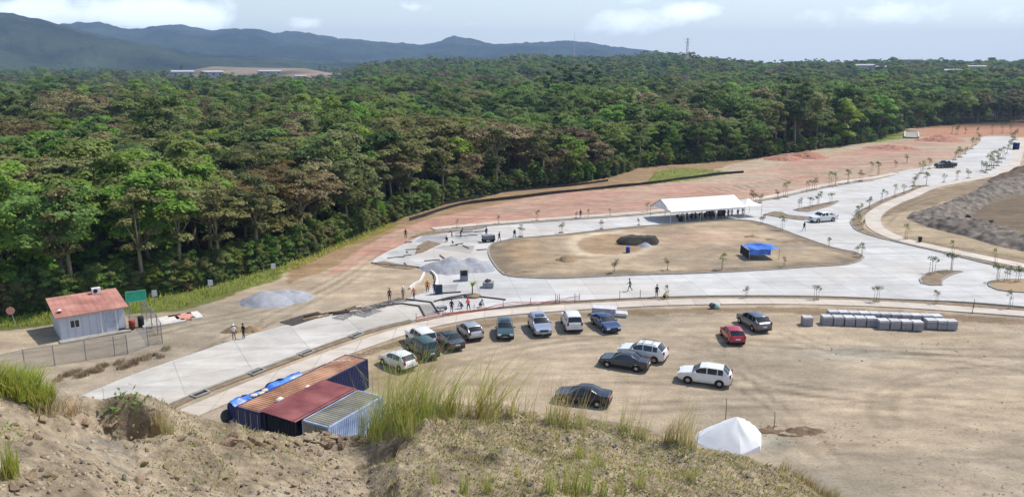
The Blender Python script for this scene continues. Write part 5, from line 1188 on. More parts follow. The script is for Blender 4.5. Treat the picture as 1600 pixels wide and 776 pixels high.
    m = MB(); m.add(v, [(i*3+j, (i+1)*3+j, (i+1)*3+j+1, i*3+j+1) for i in range(10) for j in range(2)]); m.build('front_flap', bl, t, True)
    m = MB(); m.quad((-.02, 0, 1.6), (-.02, D_, 1.6), (-.1, D_, .45), (-.1, 0, .45)); m.build('side_flap', M('canopy_dark', (.02, .02, .03)), t)
    for x in (.05, W_-.05):
        for y in (.05, D_-.05): m = MB(); m.tube([(x, y, 0), (x, y, 1.75)], .04, 6); m.build('pole', MRIM, t)
build_tents()

def build_blocks():
    gm = M('block_concrete', lin((150, 150, 156)), var=.12, scale=2, bump=.3, bscale=12, rnd=.25); pale_top = M('block_top', lin((188, 187, 188)), var=.14, scale=2, rnd=.3)
    bm = bmesh.new(); bmesh.ops.create_cube(bm, size=1); bmesh.ops.bevel(bm, geom=list(bm.edges), offset=.025, segments=1, affect='EDGES'); me = bpy.data.meshes.new('block'); bm.to_mesh(me); bm.free(); me.materials.append(gm)
    # courses of pavers that make up each cube
    tiers = []
    for k in range(4):
        m = MB(); m.box((0, 0, .13+k*.235), (1.0-.015*(k % 2), .98, .215)); tiers.append(m.mesh('paver_course', gm if k < 3 else pale_top))  # top course paler than the courses below it
    rng = random.Random(8); front = [(1265.5, 509.5)]+[(1296+k*17.3, 508.2+.62*k) for k in range(5)]+[(1384, 514.5), (1402, 515), (1419.5, 516), (1437.5, 517)]+[(1459, 514), (1476, 514.8), (1493-2, 515.5)]
    front = front[:13]
    for i, (px, py) in enumerate(front):
        p = V(px-8, py); lab = 'grey cube of stacked pavers in the front row beside the south pavement' if i else 'single grey paver cube set apart at the left end of the rows'
        b = thing('paver_stack', lab, 'paver stack', (p.x+.35, p.y+.45, .02), R(-2)+rng.uniform(-.03, .03), 'paver stacks in the front row' if i else None)
        for m in tiers: obj('paver_course', m, b)
        if i not in (0,): pass
    for k in range(11):
        p = V(1302+k*16.2, 499.5+.7*k); b = thing('paver_stack', 'pale topped paver cube in the rear row behind the front row', 'paver stack', (p.x, p.y+.3, .02), R(-2)+rng.uniform(-.03, .03), 'paver stacks in the rear row')
        for m in tiers: obj('paver_course', m, b)
    # stack of boards behind the blue sedan
    p = V(944, 492); s = thing('board_stack', 'stack of pale grey boards on the lot edge behind the dark blue sedan', 'board stack', (p.x, p.y, 0), R(-14))
    for k in range(7):
        m = MB(); m.box((rng.uniform(-.06, .06), rng.uniform(-.06, .06), .10+k*.13), (2.6, 1.25, .10)); m.build('board', M('pale_board', lin((188, 186, 192)), var=.15, rnd=.3), s)
    p = V(966, 494); s = thing('board_stack', 'low flat stack of grey sheets beside the taller board stack', 'board stack', (p.x, p.y, 0), R(-10))
    for k in range(4):
        m = MB(); m.box((rng.uniform(-.08, .08), rng.uniform(-.08, .08), .08+k*.12), (1.9, 1.1, .09)); m.build('board', M('pale_board', lin((188, 186, 192)), var=.15, rnd=.3), s)
    # pale wrapped bundle on the kerb
    p = V(1119, 481); s = thing('wrapped_bundle', 'small pale green wrapped bundle beside the south pavement', 'bundle', (p.x, p.y, 0), .3)
    m = MB(); m.lathe([(.45, 0), (.5, .2), (.35, .5), (.1, .62)], 9); m.build('cover', M('pale_green_wrap', lin((168, 190, 178)), var=.3, scale=3), s, True); m = MB(); m.lathe([(.3, -.25), (.33, 0), (.3, .25)], 12, 'y', (-.5, 0, .33)); m.build('roll', M('dark_roll', (.08, .1, .1)), s)
    # utility box and planter by the crossing
    cm = M('utility_grey', lin((142, 142, 146)), var=.15)
    p = V(725, 438); s = thing('utility_box', 'grey concrete utility box standing open on the new slab', 'utility box', (p.x, p.y, .03), R(5)); m = MB()
    for (c_, d_) in (((0, .45, .7), (1.0, .1, 1.4)), ((-.45, 0, .7), (.1, .8, 1.4)), ((.45, 0, .7), (.1, .8, 1.4)), ((0, -.45, .35), (1.0, .1, .7))): q = MB(); q.box(c_, d_); q.build('wall', cm, s)
    m.box((.1, .0, 1.43), (1.15, 1.0, .06)); m.build('lid', MCK, s)
    p = V(763, 449); s = thing('stone_crate', 'grey crate heaped with rough stones on the new slab', 'crate', (p.x, p.y, .03), R(-4)); m = MB(); m.box((0, 0, .35), (1.3, 1.1, .7)); m.build('crate', cm, s); rk = rock_mesh(70, MROCKD, .8)
    for k in range(9): obj('stone', rk, s, (rng.uniform(-.4, .4), rng.uniform(-.3, .3), .75+rng.uniform(0, .25)), (rng.random(), rng.random(), rng.random()*6), rng.uniform(.15, .26))
build_blocks()

def pile(name, label, px, py, rx, ry, h, mat, seed, rz=0, cat='pile', peaks=((0, 0, 1, 1),), rough=.12, kind=None, group=None, n=44, detail=1.0, flat=9.0):
    g = np.linspace(-1, 1, n); X, Y = np.meshgrid(g, g); rr = np.hypot(X, Y); X = X*np.where(rr > 0, np.maximum(np.abs(X), np.abs(Y))/np.maximum(rr, 1e-6), 1); Y = Y*np.where(rr > 0, np.maximum(np.abs(np.meshgrid(g, g)[0]), np.abs(Y))/np.maximum(rr, 1e-6), 1)
    X0, Y0 = np.meshgrid(g, g); m_ = np.maximum(np.abs(X0), np.abs(Y0)); s_ = m_/np.maximum(np.hypot(X0, Y0), 1e-6); X, Y = X0*s_, Y0*s_; r = np.hypot(X, Y)
    Z = np.zeros_like(X)
    for (a, b, w, k) in peaks: Z = np.maximum(Z, k*np.clip(1-(np.hypot(X-a, Y-b)/w)**1.15, 0, 1))
    Z = np.minimum(Z, flat)*h; Z = Z+fbm(X*rx/.9*detail, Y*ry/.9*detail, seed, 4)*rough*h*sstep(1.0, .8, r)*2+fbm(X*rx*2.4, Y*ry*2.4, seed+5, 3)*rough*.5*h*sstep(1, .85, r)
    wob = 1+.14*(vnoise(np.arctan2(Y, X)*1.6+9, np.zeros_like(X), seed)-.5)*2*sstep(.3, 1, r)
    P = np.stack([X*rx*wob, Y*ry*wob, Z-.05-.12*sstep(.93, 1, r)], -1).reshape(-1, 3); idx = np.arange(n*n).reshape(n, n)
    F = np.stack([idx[:-1, :-1], idx[:-1, 1:], idx[1:, 1:], idx[1:, :-1]], -1).reshape(-1, 4)
    p = V(px, py); o = obj(name, mesh(name, P, F, [mat], True), loc=(p.x, p.y, .02), rot=rz)
    tag(o, label, cat, group, kind) if kind != 'structure' else o.__setitem__('kind', 'structure'); return o
def build_piles():
    gr = M('gravel_grey', lin((152, 153, 158)), var=.16, scale=1.5, bump=.7, bscale=8); gd = M('gravel_shadow_grey', lin((128, 127, 128)), var=.3, scale=.8, bump=.8, bscale=5)
    red = M('red_soil', lin((160, 114, 94)), var=.3, scale=.6, bump=.8, bscale=3); dk = M('dark_soil', lin((70, 66, 58)), var=.35, scale=1, bump=.8, bscale=4); cl = M('churned_soil', lin((84, 76, 68)), var=.45, scale=.7, bump=1, bscale=2.2, hue=lin((118, 108, 97)), detail=12); br = M('brown_soil', lin((140, 118, 90)), var=.3, scale=.8, bump=.8, bscale=3)
    pile('gravel_pile', 'pointed grey gravel pile beside the grass verge', 417, 472, 3.8, 3.0, 1.45, gr, 1, rough=.06, peaks=((-.05, 0, .9, 1), (.3, .1, .6, .5)))
    pile('gravel_pile', 'low flattened grey gravel pile behind the pointed one', 444, 464, 4.0, 3.2, .85, gr, 2, rough=.12, peaks=((0, 0, 1, 1), (.3, .1, .6, 1)))
    pile('gravel_pile', 'big loose grey gravel heap on the new slab near the workers', 722, 420, 5.6, 4.2, 1.7, gr, 3, rough=.10, peaks=((-.25, 0, .75, 1), (.2, .15, .7, .85), (.45, -.1, .5, .6)))
    pile('soil_pile', 'rough brown earth heap thrown up beside the dug pit', 380, 517, 2.6, 1.1, .7, br, 31, rough=.5, peaks=((-.3, 0, .6, 1), (.3, 0, .6, .8)))
    pile('soil_pile', 'black soil heap on the big road island', 998, 382, 3.3, 1.7, 2.6, dk, 4, rough=.06, flat=.52, peaks=((-.25, 0, .95, 1), (.3, 0, .9, 1.1)))
    pile('soil_pile', 'small pale stone heap before the black soil heap', 1008, 386, 1.5, 1.0, .8, gr, 5)
    pile('rubble_pile', 'brown rubble heap near the left end of the big road island', 884, 409, 2.2, 1.6, 1.0, br, 6, rough=.3)
    pile('rubble_pile', 'flat rubble patch beside the brown heap on the road island', 862, 414, 2.4, 1.0, .35, br, 7, rough=.4)
    pile('soil_pile', 'red soil mound by the edge of the woods on the cleared red earth', 1262, 246, 6.5, 5, 2.0, red, 8, rough=.2)
    pile('soil_pile', 'low red soil mound left of the larger red one', 1225, 249, 6.0, 5, 1.5, red, 9, rough=.25)
    pile('soil_pile', 'red soil ridge at the end of the cleared ground near the concrete chute', 1470, 220, 9, 6, 2.0, red, 10, rough=.2)
    pile('soil_pile', 'dark brown earth spill at the edge of the white tent', 1236, 673, 3.0, 1.0, .35, M('spill_earth', lin((110, 90, 70)), var=.4, scale=1.5, bump=1, bscale=5), 11, rough=.9, peaks=((-.6, 0, .5, 1), (0, .1, .5, .8), (.55, -.1, .4, .6)))
    for (px, py, rx, ry, h, sd) in ((1392, 232, 9, 5, 1.2, 12), (1175, 372, 2.2, 1.2, .5, 13), (1235, 380, 3, 1.3, .45, 14), (1205, 376, 1.8, 1, .35, 15), (905, 428, 5, 1.2, .3, 16), (830, 427, 4, 1.2, .4, 17)):
        pile('soil_pile', 'low uneven spoil heap of brown earth and clods', px, py, rx, ry, h, br if py > 300 else red, sd, rough=.4, group='low spoil heaps')
    # excavated spoil banks to the east, part of the terrain
    def crescent(ln, wd, hs, seed, mat):
        P = smoothline(gp(ln), .4); n = len(P); m_ = 46; vs_ = np.zeros((n, m_+1, 3)); hh = np.interp(np.linspace(0, 1, n), np.linspace(0, 1, len(hs)), hs); ww = np.interp(np.linspace(0, 1, n), np.linspace(0, 1, len(wd)), wd)
        for i, p in enumerate(P):
            d = P[min(i+3, n-1)]-P[max(i-3, 0)]; d.normalize(); sd = Vector((-d.y, d.x, 0))
            for j in range(m_+1):
                u = 2*j/m_-1; q = p+sd*(u*ww[i]); vs_[i, j] = (q.x, q.y, hh[i]*max(0, 1-abs(u)**1.5))
        x, y = vs_[..., 0], vs_[..., 1]; e = vs_[..., 2]/np.maximum(hh[:, None], .01)
        vs_[..., 2] += sstep(0, .3, e)*(fbm(x/2.6, y/2.6, seed, 4)*1.1+np.abs(fbm(x/1.1, y/1.1, seed+3, 4))*1.4-.2)-.12
        idx = np.arange(n*(m_+1)).reshape(n, m_+1); F = np.stack([idx[:-1, :-1], idx[:-1, 1:], idx[1:, 1:], idx[1:, :-1]], -1).reshape(-1, 4)[:, ::-1]
        struct('spoil_bank', mesh('spoil_bank', vs_.reshape(-1, 3), F, [mat], True))
    crescent([(1700, 268), (1640, 280), (1590, 291), (1545, 304), (1505, 320), (1472, 336), (1462, 344), (1482, 352), (1520, 361), (1560, 371), (1610, 384), (1700, 402)], [8, 8, 8, 7, 6, 4, 3.2, 4, 5, 5, 5, 5], [3.6, 3.4, 3.0, 2.2, 1.6, 1.0, .7, 1.0, 1.4, 1.7, 1.9, 1.9], 23, cl)
    crescent([(1720, 262), (1640, 272), (1600, 276), (1570, 281), (1555, 286)], [9, 8, 6, 4, 2], [6.5, 5.5, 4.0, 2.0, .4], 29, M('cut_face', lin((96, 80, 66)), var=.3, scale=.4, bump=1, bscale=2))
    for k, (px, py) in enumerate(((1468, 345), (1476, 352), (1484, 342), (1500, 352), (1508, 362), (1520, 356), (1535, 366), (1548, 362), (1560, 372), (1575, 380), (1590, 384), (1495, 335), (1512, 340), (1530, 348), (1550, 350), (1454, 343))):
        p = V(px, py); o = obj('earth_clod', rock_mesh(200+k % 4, MROCKD, .7), loc=(p.x, p.y, .25), rot=(k, k*.5, k*1.7), sc=.45+.35*((k*37) % 10)/10); tag(o, 'grey earth clod on the churned spoil bank east of the road', 'clod', 'clods on the spoil bank')
build_piles()

# ------------------------------------------------------------------ people
SKIN = M('skin', lin((132, 94, 72)), rough=.6, var=.05)
def cloth(nm, c): return M('cloth_'+nm, lin(c), rough=.9, var=.12, scale=5)
CL = {'orange': cloth('orange', (232, 104, 62)), 'red': cloth('red', (206, 66, 60)), 'yellow': cloth('yellow', (204, 214, 60)), 'white': cloth('white', (214, 212, 208)), 'grey': cloth('grey', (120, 120, 124)), 'dark': cloth('dark', (42, 42, 48)), 'blue': cloth('blue', (46, 66, 110)), 'jeans': cloth('jeans', (62, 82, 118)), 'khaki': cloth('khaki', (128, 112, 86)), 'brown': cloth('brown', (92, 62, 50)), 'pink': cloth('pink', (216, 128, 116)), 'black': cloth('black', (22, 22, 25))}
POSE = {
 'stand': dict(pel=(0, 0, .93), chest=(0, .01, 1.28), neck=(0, .02, 1.48), head=(0, -.01, 1.64), kneeL=(.11, -.02, .50), footL=(.13, .02, .07), kneeR=(-.11, .0, .50), footR=(-.13, .02, .07), elL=(.27, .03, 1.13), haL=(.28, -.08, .88), elR=(-.27, .03, 1.13), haR=(-.28, -.08, .88)),
 'walk': dict(pel=(0, 0, .91), chest=(0, -.03, 1.26), neck=(0, -.03, 1.46), head=(0, -.07, 1.62), kneeL=(.10, -.18, .52), footL=(.11, -.28, .08), kneeR=(-.10, .08, .48), footR=(-.11, .36, .10), elL=(.26, .14, 1.12), haL=(.24, .10, .86), elR=(-.26, -.10, 1.10), haR=(-.22, -.32, .96)),
 'work': dict(pel=(0, .06, .90), chest=(0, -.14, 1.20), neck=(0, -.24, 1.36), head=(0, -.34, 1.47), kneeL=(.14, -.08, .50), footL=(.18, .02, .07), kneeR=(-.14, -.02, .48), footR=(-.20, .16, .07), elL=(.24, -.30, .98), haL=(.12, -.48, .82), elR=(-.24, -.26, .96), haR=(-.10, -.46, .95)),
 'crouch': dict(pel=(0, .08, .36), chest=(0, -.14, .66), neck=(0, -.24, .82), head=(0, -.34, .93), kneeL=(.16, -.30, .46), footL=(.15, -.06, .07), kneeR=(-.16, -.28, .42), footR=(-.15, -.02, .07), elL=(.24, -.34, .56), haL=(.12, -.52, .38), elR=(-.24, -.34, .54), haR=(-.10, -.54, .34)),
}
PEO = {}
def person_mesh(pose):
    if pose in PEO: return PEO[pose]
    p = {k: Vector(v) for k, v in POSE[pose].items()}; up = (p['neck']-p['pel']).normalized()
    vs_ = []; ed = []; ra = []; reg = []
    def v(co, r): vs_.append(tuple(co)); ra.append(r); return len(vs_)-1
    def e(a, b): ed.append((a, b))
    pel = v(p['pel'], (.145, .105)); wa = v(p['pel'].lerp(p['chest'], .5), (.135, .095)); ch = v(p['chest'], (.165, .115)); nk = v(p['neck'], (.055, .055)); hb = v(p['head'].lerp(p['neck'], .35), (.07, .075)); hd = v(p['head'], (.082, .098)); ht = v(p['head']+(p['head']-p['neck']).normalized()*.09, (.06, .07)); e(pel, wa); e(wa, ch); e(ch, nk); e(nk, hb); e(hb, hd); e(hd, ht)
    ns = v(p['head']+Vector((0, -.105, -.01)), (.014, .014)); e(hd, ns)
    for s, sx in (('L', 1), ('R', -1)):
        hip = v(p['pel']+Vector((.09*sx, 0, -.06)), (.095, .095)); kn = v(p['knee'+s], (.062, .062)); an = v(p['foot'+s]+Vector((0, .02, .03)), (.045, .045)); to = v(p['foot'+s]+Vector((0, -.15, -.03)), (.04, .032)); e(pel, hip); e(hip, kn); e(kn, an); e(an, to)
        sh = v(p['chest'].lerp(p['neck'], .55)+Vector((.17*sx, 0, 0)), (.066, .066)); el = v(p['el'+s], (.048, .048)); ha = v(p['ha'+s], (.036, .036)); d = (p['ha'+s]-p['el'+s]).normalized(); palm = v(p['ha'+s]+d*.07, (.034, .02)); e(ch, sh); e(sh, el); e(el, ha); e(ha, palm)
        side = Vector((0, 1, 0)).cross(d).normalized() if abs(d.y) < .9 else Vector((1, 0, 0))
        for q in range(4):
            f1 = v(p['ha'+s]+d*.12+side*(q-1.5)*.02, (.010, .010)); f2 = v(p['ha'+s]+d*(.16+.012*(1.5-abs(q-1.5)))+side*(q-1.5)*.021+Vector((0, -.015, 0)), (.008, .008)); e(palm, f1); e(f1, f2)
        th = v(p['ha'+s]+d*.06+side*-.05, (.010, .010)); e(ha, th)
    me = bpy.data.meshes.new('skeleton'); me.from_pydata(vs_, ed, []); o = bpy.data.objects.new('skeleton', me); COL.objects.link(o)
    md = o.modifiers.new('s', 'SKIN'); md.use_smooth_shade = True; sv_ = me.skin_vertices[0].data
    for i, r in enumerate(ra): sv_[i].radius = r; sv_[i].use_root = (i == 0)
    o.modifiers.new('d', 'SUBSURF').levels = 1
    dg = bpy.context.evaluated_depsgraph_get(); res = bpy.data.meshes.new_from_object(o.evaluated_get(dg)); bpy.data.objects.remove(o); res.name = 'body_'+pose
    res.materials.clear()
    for m in (SKIN, CL['orange'], CL['jeans'], CL['black']): res.materials.append(m)
    n = len(res.polygons); cen = np.zeros(n*3); res.polygons.foreach_get('center', cen); cen = cen.reshape(-1, 3); bones = []
    a = np.array
    for i, j in ed: bones.append((a(vs_[i]), a(vs_[j]), i, j))
    bz = np.full(n, 1e9); bi = np.zeros(n, int)
    for k, (A, B, i, j) in enumerate(bones):
        d = B-A; t = np.clip(((cen-A)@d)/max(d@d, 1e-9), 0, 1); dist = np.linalg.norm(cen-(A+t[:, None]*d), axis=1); r_ = (ra[i][0]+ra[j][0])/2; dist = dist/r_
        u = dist < bz; bz[u] = dist[u]; bi[u] = k
    names = []
    idx_leg = set(); mi = np.ones(n, int)
    legs = {}; 
    for k, (A, B, i, j) in enumerate(bones):
        m = bi == k
        if j in (4, 5, 6, 7) or (i, j) == (2, 3) and False: mi[m] = 0
        elif i == 3: mi[m] = 0
        elif (i, j) == (0, 1): mi[m] = np.where(cen[m][:, 2] < POSE[pose]['pel'][2]+.06, 2, 1)
    # limbs by chain order: 8.. per side: hip,knee,ankle,toe,shoulder,elbow,hand,palm,8 finger joints,thumb
    for s in range(2):
        b = 8+s*17
        for k, (A, B, i, j) in enumerate(bones):
            m = bi == k
            if j in (b, b+1, b+2): mi[m] = 2
            elif j == b+3: mi[m] = 3
            elif j >= b+6 and j < b+17: mi[m] = 0
    res.polygons.foreach_set('material_index', mi.astype(np.int32)); res.update(); PEO[pose] = res; return res
def hat_mesh(kind, mat):
    m = MB()
    if kind == 'helmet': m.lathe([(.155, 0), (.15, .012), (.118, .015), (.115, .06), (.085, .11), (.03, .135), (.0, .137)], 12)
    else: m.lathe([(.11, -.02), (.112, .04), (.08, .085), (.0, .10)], 12); m.box((0, -.14, -.005), (.14, .11, .015))
    return m.mesh('helmet' if kind == 'helmet' else 'cap', mat, True)
HATS = {k: hat_mesh(t, M('hat_'+k, lin(c), rough=.4, var=.05)) for k, t, c in (('white', 'helmet', (226, 226, 224)), ('yellow', 'helmet', (226, 196, 60)), ('blue', 'helmet', (60, 90, 160)), ('black', 'cap', (26, 24, 24)), ('brown', 'cap', (88, 66, 50)))}
def place_person(px, py, pose, top, legs, hat, head, label, sc=1.0, group=None):
    p = V(px, py); t = thing('person', label, 'person', (p.x, p.y, .05), R(head), group); t.scale = (sc*.9, sc*.9, sc*.9); b = obj('body', person_mesh(pose), t)
    for i, m in ((1, CL[top]), (2, CL[legs])): b.material_slots[i].link = 'OBJECT'; b.material_slots[i].material = m
    h = POSE[pose]['head']; obj('helmet' if hat in ('white', 'yellow', 'blue') else 'cap', HATS[hat], t, (h[0], h[1]+.005, h[2]+.055)); 
    if top in ('orange', 'yellow', 'pink'):
        pass
    return t
def build_people():
    pp = place_person
    pp(609, 471, 'stand', 'brown', 'dark', 'brown', 30, 'person in brown standing alone at the left of the rebar mats')
    pp(630, 468, 'stand', 'grey', 'khaki', 'white', 60, 'person in grey with pale helmet standing beside the formwork')
    pp(647, 469, 'walk', 'pink', 'jeans', 'white', -20, 'person in faded orange vest and jeans walking by the formwork')
    pp(668, 457, 'stand', 'orange', 'dark', 'yellow', 10, 'person in bright orange vest standing by the curved kerb')
    pp(679, 460, 'stand', 'blue', 'blue', 'black', -40, 'person in blue overalls beside the dark tool crate')
    pp(706, 489, 'stand', 'dark', 'dark', 'black', 160, 'person in dark clothes with cap standing at the orange netting')
    pp(732, 486, 'work', 'red', 'dark', 'brown', 200, 'person in red shirt leaning over the work at the orange netting')
    pp(750, 480, 'crouch', 'grey', 'dark', 'brown', 60, 'person crouching right of the one in the red shirt')
    pp(722, 482, 'crouch', 'dark', 'jeans', 'white', -60, 'person crouching low between the netting and the little palm')
    pp(366, 531, 'stand', 'white', 'khaki', 'white', 20, 'person in pale shirt standing in front of the dug pit')
    pp(381, 529, 'stand', 'dark', 'dark', 'black', -30, 'person in dark clothes beside the pale shirted one at the pit')
    pp(1026, 465, 'stand', 'dark', 'brown', 'black', 20, 'person in dark jacket standing alone on the south road kerb')
    pp(1037, 467, 'crouch', 'yellow', 'dark', 'white', 90, 'person in lime vest crouching at the south road kerb')
    pp(984, 455, 'walk', 'dark', 'dark', 'black', -90, 'person walking across the middle of the south road')
    pp(1256, 361, 'walk', 'dark', 'dark', 'black', 10, 'person walking on the road corner beyond the big island')
    pp(907, 341, 'stand', 'dark', 'jeans', 'black', 0, 'person standing by saplings on the north pavement')
    pp(698, 378, 'crouch', 'dark', 'dark', 'black', 0, 'person crouching on the fresh concrete left of the mixer')
    pp(720, 371, 'work', 'dark', 'dark', 'brown', 90, 'person bending to smooth the fresh concrete')
    pp(706, 371, 'work', 'grey', 'dark', 'white', -90, 'person in grey bending over the fresh concrete')
    pp(780, 378, 'walk', 'dark', 'dark', 'black', 40, 'person walking beside the mixing machine at the island corner')
    pp(804, 372, 'work', 'dark', 'jeans', 'black', 0, 'person stooping at the kerb of the big island')
    pp(634, 373, 'stand', 'brown', 'brown', 'brown', 0, 'person in brown standing at the red earth edge of the new slab')
    rng = random.Random(12)
    for k in range(14):
        px = 1066+k*7.2; pp(px+rng.uniform(-2, 2), 346.5-k*.58-rng.uniform(0, 2.2), rng.choice(['stand', 'walk']), rng.choice(['dark', 'white', 'blue', 'white', 'grey', 'khaki']), rng.choice(['dark', 'jeans', 'khaki']), rng.choice(['black', 'brown', 'white']), rng.uniform(0, 360), 'person standing among the group sheltered under the marquee', group='people under the marquee')
    # machine by the island corner
    p = V(762, 378); g = thing('mortar_mixer', 'grey mortar mixing machine on wheels at the corner of the big island', 'mixer', (p.x, p.y, .04), R(20)); m = MB(); m.box((0, 0, .75), (1.5, 1.0, .6), taper=1.15); m.build('hopper', M('machine_grey', lin((120, 120, 128)), var=.2), g); m = MB(); m.box((.2, 0, .36), (1.9, .9, .16)); m.build('chassis', MTRIM, g)
    m = MB(); m.box((.85, 0, .75), (.5, .6, .5)); m.build('engine', MTRIM, g)
    for x in (-.6, .7):
        for y in (-.5, .5): w = MB(); w.lathe([(.06, -.06), (.26, -.06), (.26, .06), (.06, .06)], 12, 'y', (x, y, .26)); w.build('wheel', MTYRE, g)
    pp(760, 370, 'stand', 'dark', 'dark', 'black', 30, 'person standing behind the mortar mixing machine')
    # tool crate
    p = V(686, 459); g = thing('tool_crate', 'dark blue tool crate beside the person in blue overalls', 'crate', (p.x, p.y, .04), R(10)); m = MB(); m.box((0, 0, .5), (.8, .6, 1.0)); m.build('case', M('crate_blue', lin((52, 66, 92)), var=.2), g); m = MB(); m.box((0, 0, 1.03), (.84, .64, .06)); m.build('lid', MTRIM, g)
    # wheelbarrow
    p = V(690, 486); g = thing('wheelbarrow', 'wheelbarrow tipped on the fresh concrete before the orange netting', 'wheelbarrow', (p.x, p.y, .04), R(40)); m = MB(); m.box((0, 0, .45), (.8, .55, .28), taper=1.25); m.build('tray', M('barrow_grey', lin((150, 150, 152)), var=.2), g); w = MB(); w.lathe([(.05, -.05), (.2, -.05), (.2, .05), (.05, .05)], 12, 'y', (.55, 0, .2)); w.build('wheel', MTYRE, g)
    for y in (-.22, .22): m = MB(); m.tube([(.55, y*.4, .2), (-.4, y, .4), (-.95, y*1.3, .55)], .02, 5); m.build('handle', MTRIM, g)
    # blue barrel on the island, red barrel at the cabin
    for (px, py, c, lab, h) in ((981, 397, (32, 62, 130), 'blue drum standing on the big road island', 1.0), (207, 514, (116, 52, 44), 'rusty red drum beside the cabin', .9), (221, 510, (24, 24, 28), 'black drum beside the rusty one by the cabin', 1.0)):
        p = V(px, py); g = thing('oil_drum', lab, 'drum', (p.x, p.y, .1), 0); m = MB(); m.lathe([(.3, 0), (.3, h*.3), (.32, h*.33), (.3, h*.36), (.3, h*.64), (.32, h*.67), (.3, h*.7), (.3, h)], 14); m.build('shell', M('drum%d' % px, lin(c), var=.2, rough=.5), g, True); m = MB(); m.lathe([(.27, h), (.27, h+.015)], 14); m.build('lid', M('drum_lid%d' % px, lin([q*1.6 for q in c]), var=.1), g)
build_people()

# ------------------------------------------------------------------ saplings, shrubs
def sapling_meshes(k):
    rng = np.random.default_rng(500+k); h = 1.9+.25*(k % 4); T = MB(); pts = [(0, 0, -.1), (rng.normal()*.05, rng.normal()*.05, h*.5), (rng.normal()*.08, rng.normal()*.08, h)]; T.tube(pts, [.035, .028, .015], 5); C = []; 
    for q in range(6+k % 3):
        a = rng.uniform(0, 6.28); l = rng.uniform(.25, .55); z = h*rng.uniform(.55, .98); e = np.array([math.cos(a)*l, math.sin(a)*l, z+.2]); T.tube([(0, 0, z-.15), tuple(e)], [.014, .007], 4, False); n = 26
        C.append(e+rng.normal(size=(n, 3))*np.array([.16, .16, .13]))
    C = np.concatenate(C); n = len(C); lv, lf = leaf_quads(C, rng.normal(size=(n, 3))+np.array([0, 0, .7]), rng.uniform(.05, .12, n), rng, aspect=.55)
    kind = ['mid', 'dark', 'olive', 'mid', 'dark', 'dry'][k]
    S = MB()
    for a in range(2): t = a*math.pi+.4; S.tube([(math.cos(t)*.35, math.sin(t)*.35, -.1), (math.cos(t)*.3, math.sin(t)*.3, h*.72)], .022, 5)
    m = MB(); m.lathe([(.55, .0), (.45, .07), (.15, .10), (0, .10)], 9)
    return T.mesh('stem', MBARK), mesh('leaves', lv, lf, [LEAF[kind]]), [None, None], m.mesh('soil_ring', MDIRT), h
